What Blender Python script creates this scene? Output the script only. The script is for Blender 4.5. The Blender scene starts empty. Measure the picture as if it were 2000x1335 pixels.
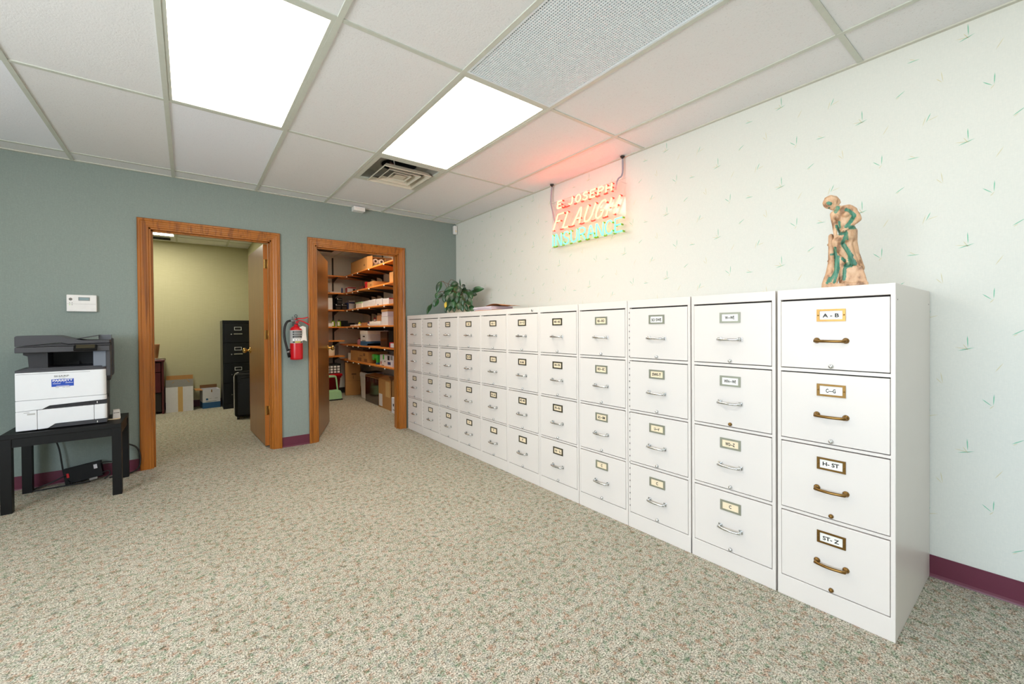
import bpy, bmesh, math, random
from math import sin, cos, pi, radians, sqrt
from mathutils import Vector, Matrix

random.seed(7)
SC = bpy.context.scene
COL = SC.collection
SC.view_settings.view_transform = 'Standard'
SC.view_settings.look = 'None'
SC.view_settings.gamma = 1.0
SC.view_settings.use_curve_mapping = False
SC.view_settings.exposure = 0.07
try:
    SC.cycles.use_denoising = True
    SC.cycles.max_bounces = 8
    SC.cycles.diffuse_bounces = 4
    SC.cycles.sample_clamp_indirect = 6.0
    SC.cycles.caustics_reflective = False
    SC.cycles.caustics_refractive = False
except Exception:
    pass

# ------------------------------------------------------------------ dimensions
H = 2.475            # ceiling height
BY = 4.645           # back wall plane
RX = 2.704           # right wall plane
LX, FY = -2.6, -3.2  # left and front walls
WT = 0.12            # wall thickness
CF = 2.024           # cabinet front plane
CH = 1.31            # cabinet height

# ------------------------------------------------------------------ materials
def lin(c):
    if isinstance(c, str):
        c = c.lstrip('#'); c = tuple(int(c[i:i + 2], 16) / 255 for i in (0, 2, 4))
    return tuple((x / 12.92 if x <= .04045 else ((x + .055) / 1.055) ** 2.4) for x in c) + (1.0,)

def new_mat(name):
    m = bpy.data.materials.new(name); m.use_nodes = True
    nt = m.node_tree; b = nt.nodes['Principled BSDF']
    return m, nt, b

def N(nt, kind, **kw):
    n = nt.nodes.new(kind)
    for k, v in kw.items():
        if k in n.inputs: n.inputs[k].default_value = v
        else: setattr(n, k, v)
    return n

def coords(nt, scale=(1, 1, 1)):
    t = N(nt, 'ShaderNodeTexCoord'); mp = N(nt, 'ShaderNodeMapping')
    mp.inputs['Scale'].default_value = scale
    nt.links.new(t.outputs['Object'], mp.inputs['Vector'])
    return mp.outputs['Vector']

def ramp(nt, stops, fac, interp='LINEAR'):
    r = N(nt, 'ShaderNodeValToRGB'); cr = r.color_ramp; cr.interpolation = interp
    while len(cr.elements) < len(stops): cr.elements.new(0.5)
    for e, (p, c) in zip(cr.elements, stops):
        e.position = p; e.color = lin(c)
    nt.links.new(fac, r.inputs['Fac'])
    return r.outputs['Color']

def mix(nt, a, b, fac, mode='MIX'):
    n = N(nt, 'ShaderNodeMix', data_type='RGBA', blend_type=mode)
    for s, i in ((a, 6), (b, 7)):
        if isinstance(s, str): n.inputs[i].default_value = lin(s)
        else: nt.links.new(s, n.inputs[i])
    if isinstance(fac, (int, float)): n.inputs[0].default_value = fac
    else: nt.links.new(fac, n.inputs[0])
    return n.outputs[2]

def bump(nt, b, height, strength=.2, dist=.002):
    bp = N(nt, 'ShaderNodeBump'); bp.inputs['Strength'].default_value = strength
    bp.inputs['Distance'].default_value = dist
    nt.links.new(height, bp.inputs['Height']); nt.links.new(bp.outputs['Normal'], b.inputs['Normal'])

MATS = {}
def plain(name, col, rough=.5, metal=0.0, var=.06, scale=30, spec=None, bmp=0):
    """paint / plastic / metal with slight tonal mottling"""
    if name in MATS: return MATS[name]
    m, nt, b = new_mat(name)
    v = coords(nt)
    n = N(nt, 'ShaderNodeTexNoise'); n.inputs['Scale'].default_value = scale; n.inputs['Detail'].default_value = 3
    nt.links.new(v, n.inputs['Vector'])
    c = lin(col)
    d = tuple(max(0, x * (1 - var)) for x in c[:3]) + (1,)
    l = tuple(min(1, x * (1 + var)) for x in c[:3]) + (1,)
    mx = N(nt, 'ShaderNodeMix', data_type='RGBA')
    mx.inputs[6].default_value = d; mx.inputs[7].default_value = l
    nt.links.new(n.outputs['Fac'], mx.inputs[0]); nt.links.new(mx.outputs[2], b.inputs['Base Color'])
    b.inputs['Roughness'].default_value = rough; b.inputs['Metallic'].default_value = metal
    if spec is not None: b.inputs['Specular IOR Level'].default_value = spec
    if bmp: bump(nt, b, n.outputs['Fac'], bmp)
    MATS[name] = m
    return m

def wood(name, dark, light, scale=(30, 30, 1.2), rough=.35, streak=.6):
    m, nt, b = new_mat(name)
    v = coords(nt, scale)
    n = N(nt, 'ShaderNodeTexNoise'); n.inputs['Scale'].default_value = 1.6; n.inputs['Detail'].default_value = 6
    n.inputs['Distortion'].default_value = .6; nt.links.new(v, n.inputs['Vector'])
    c = ramp(nt, [(.28, dark), (.5, light), (.75, light)], n.outputs['Fac'])
    n2 = N(nt, 'ShaderNodeTexNoise'); n2.inputs['Scale'].default_value = 9; n2.inputs['Detail'].default_value = 2
    nt.links.new(v, n2.inputs['Vector'])
    c = mix(nt, c, dark, mathmul(nt, n2.outputs['Fac'], .35))
    nt.links.new(c, b.inputs['Base Color']); b.inputs['Roughness'].default_value = rough
    bump(nt, b, n.outputs['Fac'], .08)
    MATS[name] = m
    return m

def mathmul(nt, a, k, op='MULTIPLY'):
    n = N(nt, 'ShaderNodeMath', operation=op); nt.links.new(a, n.inputs[0])
    if isinstance(k, (int, float)): n.inputs[1].default_value = k
    else: nt.links.new(k, n.inputs[1])
    return n.outputs[0]

def emit(name, col, strength):
    """col is linear rgb"""
    m, nt, b = new_mat(name)
    b.inputs['Base Color'].default_value = tuple(min(1, x) for x in col) + (1,)
    b.inputs['Emission Color'].default_value = tuple(col) + (1,)
    b.inputs['Emission Strength'].default_value = strength
    b.inputs['Roughness'].default_value = .4
    MATS[name] = m
    return m

# carpet -----------------------------------------------------------
def carpet():
    m, nt, b = new_mat('carpet')
    v = coords(nt)
    fine = N(nt, 'ShaderNodeTexNoise'); fine.inputs['Scale'].default_value = 190; fine.inputs['Detail'].default_value = 3
    fine.inputs['Roughness'].default_value = .7; nt.links.new(v, fine.inputs['Vector'])
    pile = ramp(nt, [(.30, '#3c3d3a'), (.40, '#7d7c75'), (.47, '#b3afa5'), (.53, '#d3cfc5'), (.60, '#ebe8e0'), (.70, '#fdfcf8')], fine.outputs['Fac'])
    def blot(scale, seed):
        mp = N(nt, 'ShaderNodeMapping'); mp.inputs['Location'].default_value = (seed, seed * 2, 0); nt.links.new(v, mp.inputs['Vector'])
        n = N(nt, 'ShaderNodeTexNoise'); n.inputs['Scale'].default_value = scale; n.inputs['Detail'].default_value = 6
        n.inputs['Roughness'].default_value = .78; nt.links.new(mp.outputs['Vector'], n.inputs['Vector'])
        return n.outputs['Fac']
    g = ramp(nt, [(.50, '#000000'), (.64, '#ffffff')], blot(36, 3.1))
    r = ramp(nt, [(.50, '#000000'), (.64, '#ffffff')], blot(33, 8.7))
    bl = ramp(nt, [(.52, '#000000'), (.66, '#ffffff')], blot(30, 15.3))
    c = mix(nt, pile, '#8fbb9e', mathmul(nt, g, .85), 'MULTIPLY')
    c = mix(nt, c, '#dfa78c', mathmul(nt, r, .80), 'MULTIPLY')
    c = mix(nt, c, '#a6b6c0', mathmul(nt, bl, .78), 'MULTIPLY')
    big = ramp(nt, [(.35, '#e9e6dc'), (.65, '#f6f3ec')], blot(3, 1.0))
    c = mix(nt, c, big, 1.0, 'MULTIPLY')
    nt.links.new(c, b.inputs['Base Color']); b.inputs['Roughness'].default_value = .95
    b.inputs['Specular IOR Level'].default_value = .1
    bump(nt, b, fine.outputs['Fac'], .5, .006)
    MATS['carpet'] = m
carpet()

def fabric_wall(name, base, alt, sc=(120, 120, 160), rough=.8, fac=.5, st=.12):
    m, nt, b = new_mat(name)
    a = N(nt, 'ShaderNodeTexNoise'); a.inputs['Scale'].default_value = 1; a.inputs['Detail'].default_value = 2
    nt.links.new(coords(nt, sc), a.inputs['Vector'])
    c = N(nt, 'ShaderNodeTexNoise'); c.inputs['Scale'].default_value = 1; c.inputs['Detail'].default_value = 2
    nt.links.new(coords(nt, (sc[2] * 3, sc[2] * 3, sc[0] * .25)), c.inputs['Vector'])
    col = mix(nt, base, alt, mathmul(nt, mathmul(nt, a.outputs['Fac'], c.outputs['Fac']), 1.6))
    nt.links.new(col, b.inputs['Base Color']); b.inputs['Roughness'].default_value = rough
    bump(nt, b, a.outputs['Fac'], st)
    MATS[name] = m
fabric_wall('wall_sage', '#828e89', '#939f99')
fabric_wall('wall_paper', '#d5d8d2', '#e0e1da', st=.05)
fabric_wall('wall_olive', '#bbb791', '#cbc7a4', (14, 14, 220), st=.2)
fabric_wall('wall_closet', '#d3cfc6', '#dedad2', st=.05)
fabric_wall('wall_plain', '#d5d8cf', '#dfe2da', st=.05)

def tile_mat(name, base, dark):
    m, nt, b = new_mat(name)
    v = coords(nt)
    n = N(nt, 'ShaderNodeTexNoise'); n.inputs['Scale'].default_value = 130; n.inputs['Detail'].default_value = 4; n.inputs['Roughness'].default_value = .7
    nt.links.new(v, n.inputs['Vector'])
    c = ramp(nt, [(.30, dark), (.42, base), (1, base)], n.outputs['Fac'])
    nt.links.new(c, b.inputs['Base Color']); b.inputs['Roughness'].default_value = .9
    bump(nt, b, n.outputs['Fac'], .35, .003)
    MATS[name] = m
tile_mat('tile', '#e4e5e7', '#d1d1d2')
tile_mat('tile_new', '#edf0f8', '#dfe2ea')
plain('tbar', '#c6cac0', .5)
plain('wall_angle', '#c9c9bd', .5)

wood('oak_trim', '#77400f', '#b06a22', (26, 26, 1.0), .32)
wood('oak_leaf', '#734618', '#8c5a26', (18, 18, .8), .28)
wood('oak_edge', '#9a5420', '#c67a35', (40, 40, 1.0), .35)
wood('shelf_wood', '#c26d22', '#e08d3a', (14, 1.0, 14), .4)
wood('maroon_wood', '#3a1418', '#5a2026', (20, 20, 1), .25)
plain('vinyl_base', '#64283c', .45, var=.05)
plain('cab_paint', '#e6dfd9', .33, var=.02, scale=6)
plain('gap_dark', '#2a2320', .8)
plain('chrome', '#d4d6d6', .22, 1.0, var=.03)
plain('brass_old', '#8a6a3c', .32, 1.0, var=.15, scale=60)
plain('brass_bright', '#d8b36a', .22, 1.0)
plain('holder_grey', '#a3a493', .4, .6)
plain('holder_dark', '#55503f', .4, .6)
plain('card_white', '#f6f3ec', .7)
plain('card_cream', '#f6e3c2', .7)
plain('ink', '#2c2926', .7)
plain('black_wood', '#0c0c0d', .45, var=.2, scale=40, spec=.3)
plain('printer_white', '#e4e6ea', .4, var=.02)
plain('printer_grey', '#3c3c41', .45, var=.05)
plain('printer_blue_grey', '#6f7682', .45, var=.04)
plain('printer_dark', '#232227', .5)
plain('black_plastic', '#0b0b0c', .5, spec=.25)
plain('sticker_blue', '#1c48b0', .5)
plain('red_paint', '#c4101c', .28)
plain('red_plastic', '#b01824', .4)
plain('paper', '#efeae4', .7)
plain('paper_mauve', '#d9cfd9', .7)
plain('kraft', '#b4834c', .75, var=.08, scale=18)
plain('kraft_dark', '#7a5430', .7, var=.1, scale=18)
plain('manila', '#c98a52', .7)
plain('white_box', '#dcdbe0', .6)
plain('white_plastic', '#eceae8', .4)
plain('grey_board', '#8d8b88', .7)
plain('tan_tape', '#cda86c', .4)
plain('blue_print', '#2d5f8e', .6)
plain('navy', '#1f3268', .5)
plain('black_metal', '#15171c', .3, .3)
plain('grey_metal', '#8a8c8c', .4, .8)
plain('dark_metal', '#3b3530', .5, .5)
plain('green_plastic', '#3fbf4a', .35)
plain('mint_plastic', '#a9d8a8', .45)
plain('bottle_green', '#8cb02a', .25)
plain('brown_film', '#3a2418', .12, var=.35, scale=5)
plain('pink_glass', '#a8707a', .15)
plain('pot_glaze', '#d9d2bc', .3)
plain('terracotta', '#b07a52', .7)
plain('yellow_leaf', '#d8b83a', .5)
plain('stem', '#6a4a34', .6)
plain('soil', '#2a1d14', .9)
plain('tube_glass', '#9a98a4', .4)
plain('vent_paint', '#cfc9b8', .5)
plain('pan_grey', '#8f8d84', .5)
plain('grate_white', '#dfe8ee', .5)
plain('duct_dark', '#17181a', .8)
plain('lcd', '#8fa3a8', .2)
plain('led', '#9fe070', .4)
plain('cable_black', '#0f0f10', .5)
plain('label_black', '#1b1b1d', .5)
plain('label_grey', '#b4b4b2', .5)
plain('label_yellow', '#d9c24a', .5)
plain('sprig_green', '#7fbfa3', .8)
plain('sprig_tan', '#cfcaa6', .8)
plain('white_strap', '#d9dde0', .6)
plain('insul_pink', '#d8a8a0', .8)

def leaf_mat():
    m, nt, b = new_mat('leaf')
    n = N(nt, 'ShaderNodeTexNoise'); n.inputs['Scale'].default_value = 14
    nt.links.new(coords(nt), n.inputs['Vector'])
    c = ramp(nt, [(.3, '#10260f'), (.55, '#1f4a22'), (.75, '#35693a')], n.outputs['Fac'])
    nt.links.new(c, b.inputs['Base Color']); b.inputs['Roughness'].default_value = .28
    MATS['leaf'] = m
leaf_mat()

def figurine_mats():
    m, nt, b = new_mat('figurine_clay')
    v = coords(nt, (40, 40, 26))
    n = N(nt, 'ShaderNodeTexNoise'); n.inputs['Scale'].default_value = 1; n.inputs['Detail'].default_value = 4
    nt.links.new(v, n.inputs['Vector'])
    c = ramp(nt, [(.34, '#8a664a'), (.46, '#c39a76'), (.7, '#d8b694')], n.outputs['Fac'])
    nt.links.new(c, b.inputs['Base Color']); b.inputs['Roughness'].default_value = .5
    MATS['figurine_clay'] = m
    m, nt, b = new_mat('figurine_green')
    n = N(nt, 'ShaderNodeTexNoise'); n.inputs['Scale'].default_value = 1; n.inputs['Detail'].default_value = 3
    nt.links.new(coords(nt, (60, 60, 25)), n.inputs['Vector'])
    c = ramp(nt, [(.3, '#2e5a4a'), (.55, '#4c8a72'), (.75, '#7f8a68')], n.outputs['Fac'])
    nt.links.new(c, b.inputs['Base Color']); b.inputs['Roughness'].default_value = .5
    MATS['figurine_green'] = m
figurine_mats()

def acrylic():
    m, nt, b = new_mat('acrylic')
    out = nt.nodes['Material Output']
    tr = N(nt, 'ShaderNodeBsdfTransparent'); tr.inputs['Color'].default_value = (.97, .97, .96, 1)
    gl = N(nt, 'ShaderNodeBsdfGlossy'); gl.inputs['Roughness'].default_value = .08
    df = N(nt, 'ShaderNodeBsdfDiffuse'); df.inputs['Color'].default_value = (.9, .9, .9, 1)
    m1 = N(nt, 'ShaderNodeMixShader'); m1.inputs[0].default_value = .05; nt.links.new(tr.outputs[0], m1.inputs[1]); nt.links.new(gl.outputs[0], m1.inputs[2])
    m2 = N(nt, 'ShaderNodeMixShader'); m2.inputs[0].default_value = .05; nt.links.new(m1.outputs[0], m2.inputs[1]); nt.links.new(df.outputs[0], m2.inputs[2])
    nt.links.new(m2.outputs[0], out.inputs['Surface'])
    MATS['acrylic'] = m
    m, nt, b = new_mat('pane_glass')
    out = nt.nodes['Material Output']
    tr = N(nt, 'ShaderNodeBsdfTransparent'); gl = N(nt, 'ShaderNodeBsdfGlossy'); gl.inputs['Roughness'].default_value = .02
    m1 = N(nt, 'ShaderNodeMixShader'); m1.inputs[0].default_value = .06
    nt.links.new(tr.outputs[0], m1.inputs[1]); nt.links.new(gl.outputs[0], m1.inputs[2]); nt.links.new(m1.outputs[0], out.inputs['Surface'])
    MATS['pane_glass'] = m
acrylic()
emit('diffuser_warm', (1.0, .90, .74), 5.6)
emit('diffuser_white', (1.0, .90, .74), 7.6)
emit('diffuser_added', (.92, .97, 1.0), 3.6)  # cool glow for the added unseen panels
emit('office_diffuser', (1.0, .94, .78), 15.0)
emit('closet_diffuser', (1.0, .87, .68), 12.5)
emit('neon_red', (1.0, .088, .036), 17.0)
emit('neon_red_dim', (1.0, .05, .035), .9)
emit('neon_green', (.12, 1.0, .38), 1.7)

# ------------------------------------------------------------------ mesh builder
class MB:
    def __init__(self): self.bm = bmesh.new()
    def _add(self, tmp, M=None):
        me = bpy.data.meshes.new('tmp')
        if M is not None: bmesh.ops.transform(tmp, matrix=M, verts=tmp.verts)
        tmp.to_mesh(me); tmp.free(); self.bm.from_mesh(me); bpy.data.meshes.remove(me)
        return self
    def box(self, a, b, mat=0, bev=0, segs=2, M=None):
        t = bmesh.new()
        x0, y0, z0 = [min(p, q) for p, q in zip(a, b)]; x1, y1, z1 = [max(p, q) for p, q in zip(a, b)]
        v = [t.verts.new(p) for p in ((x0, y0, z0), (x1, y0, z0), (x1, y1, z0), (x0, y1, z0), (x0, y0, z1), (x1, y0, z1), (x1, y1, z1), (x0, y1, z1))]
        for f in ((3, 2, 1, 0), (4, 5, 6, 7), (0, 1, 5, 4), (1, 2, 6, 5), (2, 3, 7, 6), (3, 0, 4, 7)): t.faces.new([v[i] for i in f])
        if bev: bmesh.ops.bevel(t, geom=list(t.edges), offset=bev, segments=segs, affect='EDGES', profile=.5)
        for f in t.faces: f.material_index = mat
        return self._add(t, M)
    def rings(self, rings, mat=0, smooth=True, cap0=True, cap1=True, closed=True, M=None):
        t = bmesh.new(); R = [[t.verts.new(p) for p in r] for r in rings]
        for a, b in zip(R, R[1:]):
            n = len(a)
            for i in range(n if closed else n - 1):
                j = (i + 1) % n
                f = t.faces.new((a[i], a[j], b[j], b[i])); f.smooth = smooth; f.material_index = mat
        if cap0 and closed: f = t.faces.new(R[0][::-1]); f.material_index = mat
        if cap1 and closed: f = t.faces.new(R[-1]); f.material_index = mat
        bmesh.ops.recalc_face_normals(t, faces=t.faces)
        return self._add(t, M)
    def cyl(self, p0, p1, r0, r1=None, seg=16, mat=0, cap=True, M=None):
        return self.tube([p0, p1], [r0, r0 if r1 is None else r1], seg, mat, cap, M)
    def tube(self, pts, r, seg=8, mat=0, cap=True, M=None, flat=1.0):
        P = [Vector(p) for p in pts]
        rs = r if isinstance(r, (list, tuple)) else [r] * len(P)
        T = []
        for i in range(len(P)):
            d = (P[min(i + 1, len(P) - 1)] - P[max(i - 1, 0)]); T.append(d.normalized())
        u = T[0].orthogonal().normalized(); rings = []
        for i, p in enumerate(P):
            u = (u - T[i] * u.dot(T[i]));  u = u.normalized() if u.length > 1e-6 else T[i].orthogonal().normalized()
            w = T[i].cross(u)
            rings.append([p + (u * cos(2 * pi * k / seg) + w * sin(2 * pi * k / seg) * flat) * rs[i] for k in range(seg)])
        return self.rings(rings, mat, True, cap, cap, True, M)
    def lathe(self, prof, c=(0, 0, 0), seg=24, mat=0, M=None, cap=True):
        rings = [[Vector((c[0] + r * cos(2 * pi * k / seg), c[1] + r * sin(2 * pi * k / seg), c[2] + z)) for k in range(seg)] for r, z in prof]
        return self.rings(rings, mat, True, cap, cap, True, M)
    def prism(self, poly, z0, z1, plane='xy', mat=0, M=None, bev=0):
        t = bmesh.new()
        def P(u, v, w): return {'xy': (u, v, w), 'xz': (u, w, v), 'yz': (w, u, v)}[plane]
        a = [t.verts.new(P(u, v, z0)) for u, v in poly]; b = [t.verts.new(P(u, v, z1)) for u, v in poly]
        t.faces.new(a); t.faces.new(b[::-1])
        for i in range(len(a)):
            j = (i + 1) % len(a); t.faces.new((a[i], b[i], b[j], a[j]))
        bmesh.ops.recalc_face_normals(t, faces=t.faces)
        if bev: bmesh.ops.bevel(t, geom=list(t.edges), offset=bev, segments=2, affect='EDGES')
        for f in t.faces: f.material_index = mat
        return self._add(t, M)
    def ball(self, c, r, seg=16, mat=0, M=None):
        t = bmesh.new(); bmesh.ops.create_uvsphere(t, u_segments=seg, v_segments=max(6, seg * 2 // 3), radius=1)
        r = (r, r, r) if isinstance(r, (int, float)) else r
        bmesh.ops.transform(t, matrix=Matrix.Translation(c) @ Matrix.Diagonal((*r, 1)), verts=t.verts)
        for f in t.faces: f.smooth = True; f.material_index = mat
        return self._add(t, M)
    def quad(self, pts, mat=0, smooth=False):
        t = bmesh.new(); f = t.faces.new([t.verts.new(p) for p in pts]); f.material_index = mat; f.smooth = smooth
        return self._add(t)
    def sheet(self, grid, mat=0, smooth=True, M=None):
        t = bmesh.new(); V = [[t.verts.new(p) for p in row] for row in grid]
        for a, b in zip(V, V[1:]):
            for i in range(len(a) - 1):
                f = t.faces.new((a[i], a[i + 1], b[i + 1], b[i])); f.smooth = smooth; f.material_index = mat
        return self._add(t, M)
    def text(self, s, size, M, mat=0, ext=.0002, width=None, shear=0, bold=0):
        cu = bpy.data.curves.new('txt', 'FONT'); cu.body = s; cu.size = size; cu.extrude = ext
        cu.align_x = 'CENTER'; cu.align_y = 'CENTER'; cu.shear = shear; cu.resolution_u = 3; cu.offset = bold
        o = bpy.data.objects.new('txt', cu); COL.objects.link(o)
        dg = bpy.context.evaluated_depsgraph_get()
        me = bpy.data.meshes.new_from_object(o.evaluated_get(dg))
        t = bmesh.new(); t.from_mesh(me)
        if width and t.verts:
            xs = [v.co.x for v in t.verts]; w = max(xs) - min(xs); k = width / w
            c0 = (max(xs) + min(xs)) / 2
            for v in t.verts: v.co.x = (v.co.x - c0) * k
        for f in t.faces: f.material_index = mat
        bpy.data.objects.remove(o); bpy.data.curves.remove(cu); bpy.data.meshes.remove(me)
        return self._add(t, M)
    def mesh(self, name, mats):
        me = bpy.data.meshes.new(name); self.bm.to_mesh(me); self.bm.free()
        for m in (mats if isinstance(mats, (list, tuple)) else [mats]): me.materials.append(MATS[m])
        return me
    def obj(self, name, mats, parent=None, loc=None, rot=None):
        return place(name, self.mesh(name, mats), parent, loc, rot)

def place(name, me, parent=None, loc=None, rot=None):
    o = bpy.data.objects.new(name, me); COL.objects.link(o)
    if parent: o.parent = parent
    if loc is not None: o.location = loc
    if rot is not None: o.rotation_euler = rot
    return o

def tag(o, label=None, cat=None, group=None, kind=None):
    if label: o['label'] = label
    if cat: o['category'] = cat
    if group: o['group'] = group
    if kind: o['kind'] = kind
    return o

def thing(name, loc, label, cat, group=None, rz=0):
    o = bpy.data.objects.new(name, None); COL.objects.link(o); o.empty_display_size = .05
    o.location = loc; o.rotation_euler = (0, 0, rz)
    return tag(o, label, cat, group)

def struct(name, mb, mats, label=None):
    return tag(mb.obj(name, mats), label, None, None, 'structure')

def frame(o, x, y):
    """matrix with origin o, columns x, y, x cross y"""
    x = Vector(x).normalized(); y = Vector(y).normalized(); z = x.cross(y)
    M = Matrix((x, y, z)).transposed().to_4x4(); M.translation = Vector(o)
    return M
def tr(x, y, z, rz=0): return Matrix.Translation((x, y, z)) @ Matrix.Rotation(rz, 4, 'Z')

# ------------------------------------------------------------------ camera
f_px, yaw, pitch, roll, sy = 819.8295, 0.658086, -0.0086528, -0.0075067, -19.4327
F = Vector((sin(yaw) * cos(pitch), cos(yaw) * cos(pitch), sin(pitch)))
R0 = Vector((cos(yaw), -sin(yaw), 0)); U0 = R0.cross(F)
CR = R0 * cos(roll) + U0 * sin(roll); CU = U0 * cos(roll) - R0 * sin(roll)
cd = bpy.data.cameras.new('camera'); cam = bpy.data.objects.new('camera', cd); COL.objects.link(cam)
cd.sensor_width = 36; cd.sensor_fit = 'HORIZONTAL'; cd.lens = f_px * 36 / 2000; cd.shift_y = sy / 2000
cd.clip_start = .02
M = Matrix((CR, CU, -F)).transposed().to_4x4(); M.translation = (0, 0, 1.155)
cam.matrix_world = M
SC.camera = cam

# ------------------------------------------------------------------ daylight through the office window behind and left of the view
w = bpy.data.worlds.new('sky'); SC.world = w; w.use_nodes = True
wn_ = w.node_tree; bg = wn_.nodes['Background']
# pale overcast sky; brighter lower half added to lift light on the ceiling
tc_ = wn_.nodes.new('ShaderNodeTexCoord'); sx_ = wn_.nodes.new('ShaderNodeSeparateXYZ'); cr_ = wn_.nodes.new('ShaderNodeValToRGB')
wn_.links.new(tc_.outputs['Generated'], sx_.inputs[0]); wn_.links.new(sx_.outputs['Z'], cr_.inputs['Fac'])
cr_.color_ramp.elements[0].position = 0.0; cr_.color_ramp.elements[0].color = (.96, .98, .98, 1)
cr_.color_ramp.elements[1].position = 0.02; cr_.color_ramp.elements[1].color = (.66, .77, .88, 1)
wn_.links.new(cr_.outputs['Color'], bg.inputs['Color']); bg.inputs['Strength'].default_value = 16.0
pl = bpy.data.lights.new('window_daylight', 'AREA'); pl.shape = 'RECTANGLE'; pl.size = 1.45; pl.size_y = 3.2
try: pl.cycles.is_portal = True
except Exception: pass
po = bpy.data.objects.new('window_daylight', pl); COL.objects.link(po)
WY0, WY1, WZ0, WZ1 = -1.1, 2.1, .75, 2.1
po.location = (LX - .06, (WY0 + WY1) / 2, (WZ0 + WZ1) / 2); po.rotation_euler = (0, -pi / 2, 0)

# ================================================================== SETTING
LID = 2.92
OB, OR, OL = 8.03, 0.79, -1.7        # office: back wall, right wall, left wall
KL, KR, KB = 0.90, 2.62, 8.0         # store cupboard: left, right, back
b = MB()
b.box((LX - .1, FY - .1, -.12), (RX + .1, 8.3, 0))
struct('floor', b, 'carpet', 'flecked green and beige loop carpet over the whole floor')

# --- back wall with two door openings
D1 = (-0.248, 0.650); D2 = (1.045, 1.938); DH = 2.022
b = MB()
for x0, x1, z0, z1 in ((LX, D1[0], 0, LID), (D1[0], D1[1], DH, LID), (D1[1], D2[0], 0, LID), (D2[0], D2[1], DH, LID), (D2[1], RX + .1, 0, LID)):
    b.box((x0, BY, z0), (x1, BY + WT, z1))
struct('wall_back', b, 'wall_sage', 'sage green wall with the two wooden doorways')

# --- right wall with printed sprigs
b = MB()
b.box((RX, FY - .1, 0), (RX + .1, BY, LID), 0)
SPR = []   # motif: list of (colour, (u0,v0),(u1,v1)) in millimetres, u to the viewer's right
G, T = 1, 2
MOT = [((0, 0), [(G, 0, 54, 2, 2), (G, -29, -14, 23, 2), (T, -39, 2, 13, -8), (T, -13, 17, 3, -12)]),
       ((-.075, .235), [(G, 3, 23, 1, -25), (G, -32, -2, -3, -29), (T, -10, -42, 3, -25)]),
       ((-.145, .07), [(G, -19, -14, 17, 11), (T, -16, -18, -2, -8)]),
       ((.125, .145), [(G, 10, 22, -6, -17), (T, -6, 12, -18, -32), (T, -3, -12, 36, 0)]),
       ((.085, -.14), [(T, 3, 27, 10, -25), (T, -13, 0, 8, -25)]),
       ((.175, -.02), [(G, -21, -2, 24, -2), (T, -13, 14, 10, -2)]),
       ((-.09, -.08), [(T, -10, -21, 14, 21)])]
t = bmesh.new()
for n in range(-7, 14):
    y0 = .235 + .3635 * n
    for k in range(-5, 3):
        z0 = 1.96 + .4525 * k + (.226 if n % 2 else 0)
        for (dy, dz), strokes in MOT:
            cy, cz = y0 + dy, z0 + dz
            if cy > BY - .05 or cy < -2.4 or cz > H - .06 or cz < .16: continue
            if cz < 1.2 and cy > .5: continue
            for mt, ua, va, ub, vb in strokes:
                A = Vector((cy - ua / 1000, cz + va / 1000)); B = Vector((cy - ub / 1000, cz + vb / 1000))
                d = B - A; nrm = Vector((-d.y, d.x)).normalized() * (.0017 if mt == G else .0013)
                pts = [A, A + d * .3 + nrm, A + d * .7 + nrm * .8, B, A + d * .7 - nrm * .8, A + d * .3 - nrm]
                f = t.faces.new([t.verts.new((RX - .0006, p.x, p.y)) for p in pts]); f.material_index = mt
b._add(t)
struct('wall_right', b, ['wall_paper', 'sprig_green', 'sprig_tan'], 'pale wallpapered wall scattered with green grass sprigs')

# --- left wall (outside the picture) with a window, and the front wall
b = MB()
b.box((LX - .12, FY, 0), (LX, WY0, LID)); b.box((LX - .12, WY1, 0), (LX, BY + WT, LID))
b.box((LX - .12, WY0, 0), (LX, WY1, WZ0)); b.box((LX - .12, WY0, WZ1), (LX, WY1, LID))
struct('wall_left', b, 'wall_sage', 'wall beside the printer, outside the picture')
b = MB(); b.box((LX - .12, FY - .1, 0), (RX, FY, LID))
struct('wall_front', b, 'wall_plain', 'wall behind the camera')
b = MB()
for y in (WY0, (WY0 + WY1) / 2 - .02, WY1 - .04): b.box((LX - .09, y, WZ0), (LX - .03, y + .04, WZ1))
b.box((LX - .09, WY0, WZ0), (LX - .03, WY1, WZ0 + .04)); b.box((LX - .09, WY0, WZ1 - .04), (LX - .03, WY1, WZ1))
wn = struct('window_1', b, 'white_plastic', 'white framed office window outside the picture')
b = MB(); b.box((LX - .062, WY0 + .04, WZ0 + .04), (LX - .058, WY1 - .04, WZ1 - .04)); b.obj('pane', 'pane_glass', wn)

# --- office and store cupboard shells
b = MB(); b.box((OL, OB, 0), (OR + .05, OB + .1, LID)); struct('wall_office_back', b, 'wall_olive', 'olive grasscloth wall seen through the left doorway')
b = MB(); b.box((OR, BY + WT, 0), (OR + .05, OB, LID)); struct('wall_office_right', b, 'wall_olive', 'office wall behind the open left door')
b = MB(); b.box((OL - .1, BY + WT, 0), (OL, OB + .1, LID)); struct('wall_office_left', b, 'wall_olive', 'far left office wall')
b = MB(); b.box((KL - .05, KB, 0), (KR + .1, KB + .1, LID)); struct('wall_closet_back', b, 'wall_closet', 'pale back wall of the store cupboard')
b = MB(); b.box((KR, BY + WT, 0), (KR + .1, KB, LID)); struct('wall_closet_right', b, 'wall_closet', 'pale side wall of the store cupboard')
b = MB(); b.box((KL - .05, BY + WT, 0), (KL, KB, LID)); struct('wall_closet_left', b, 'wall_closet', 'store cupboard wall behind the open door')

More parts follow.
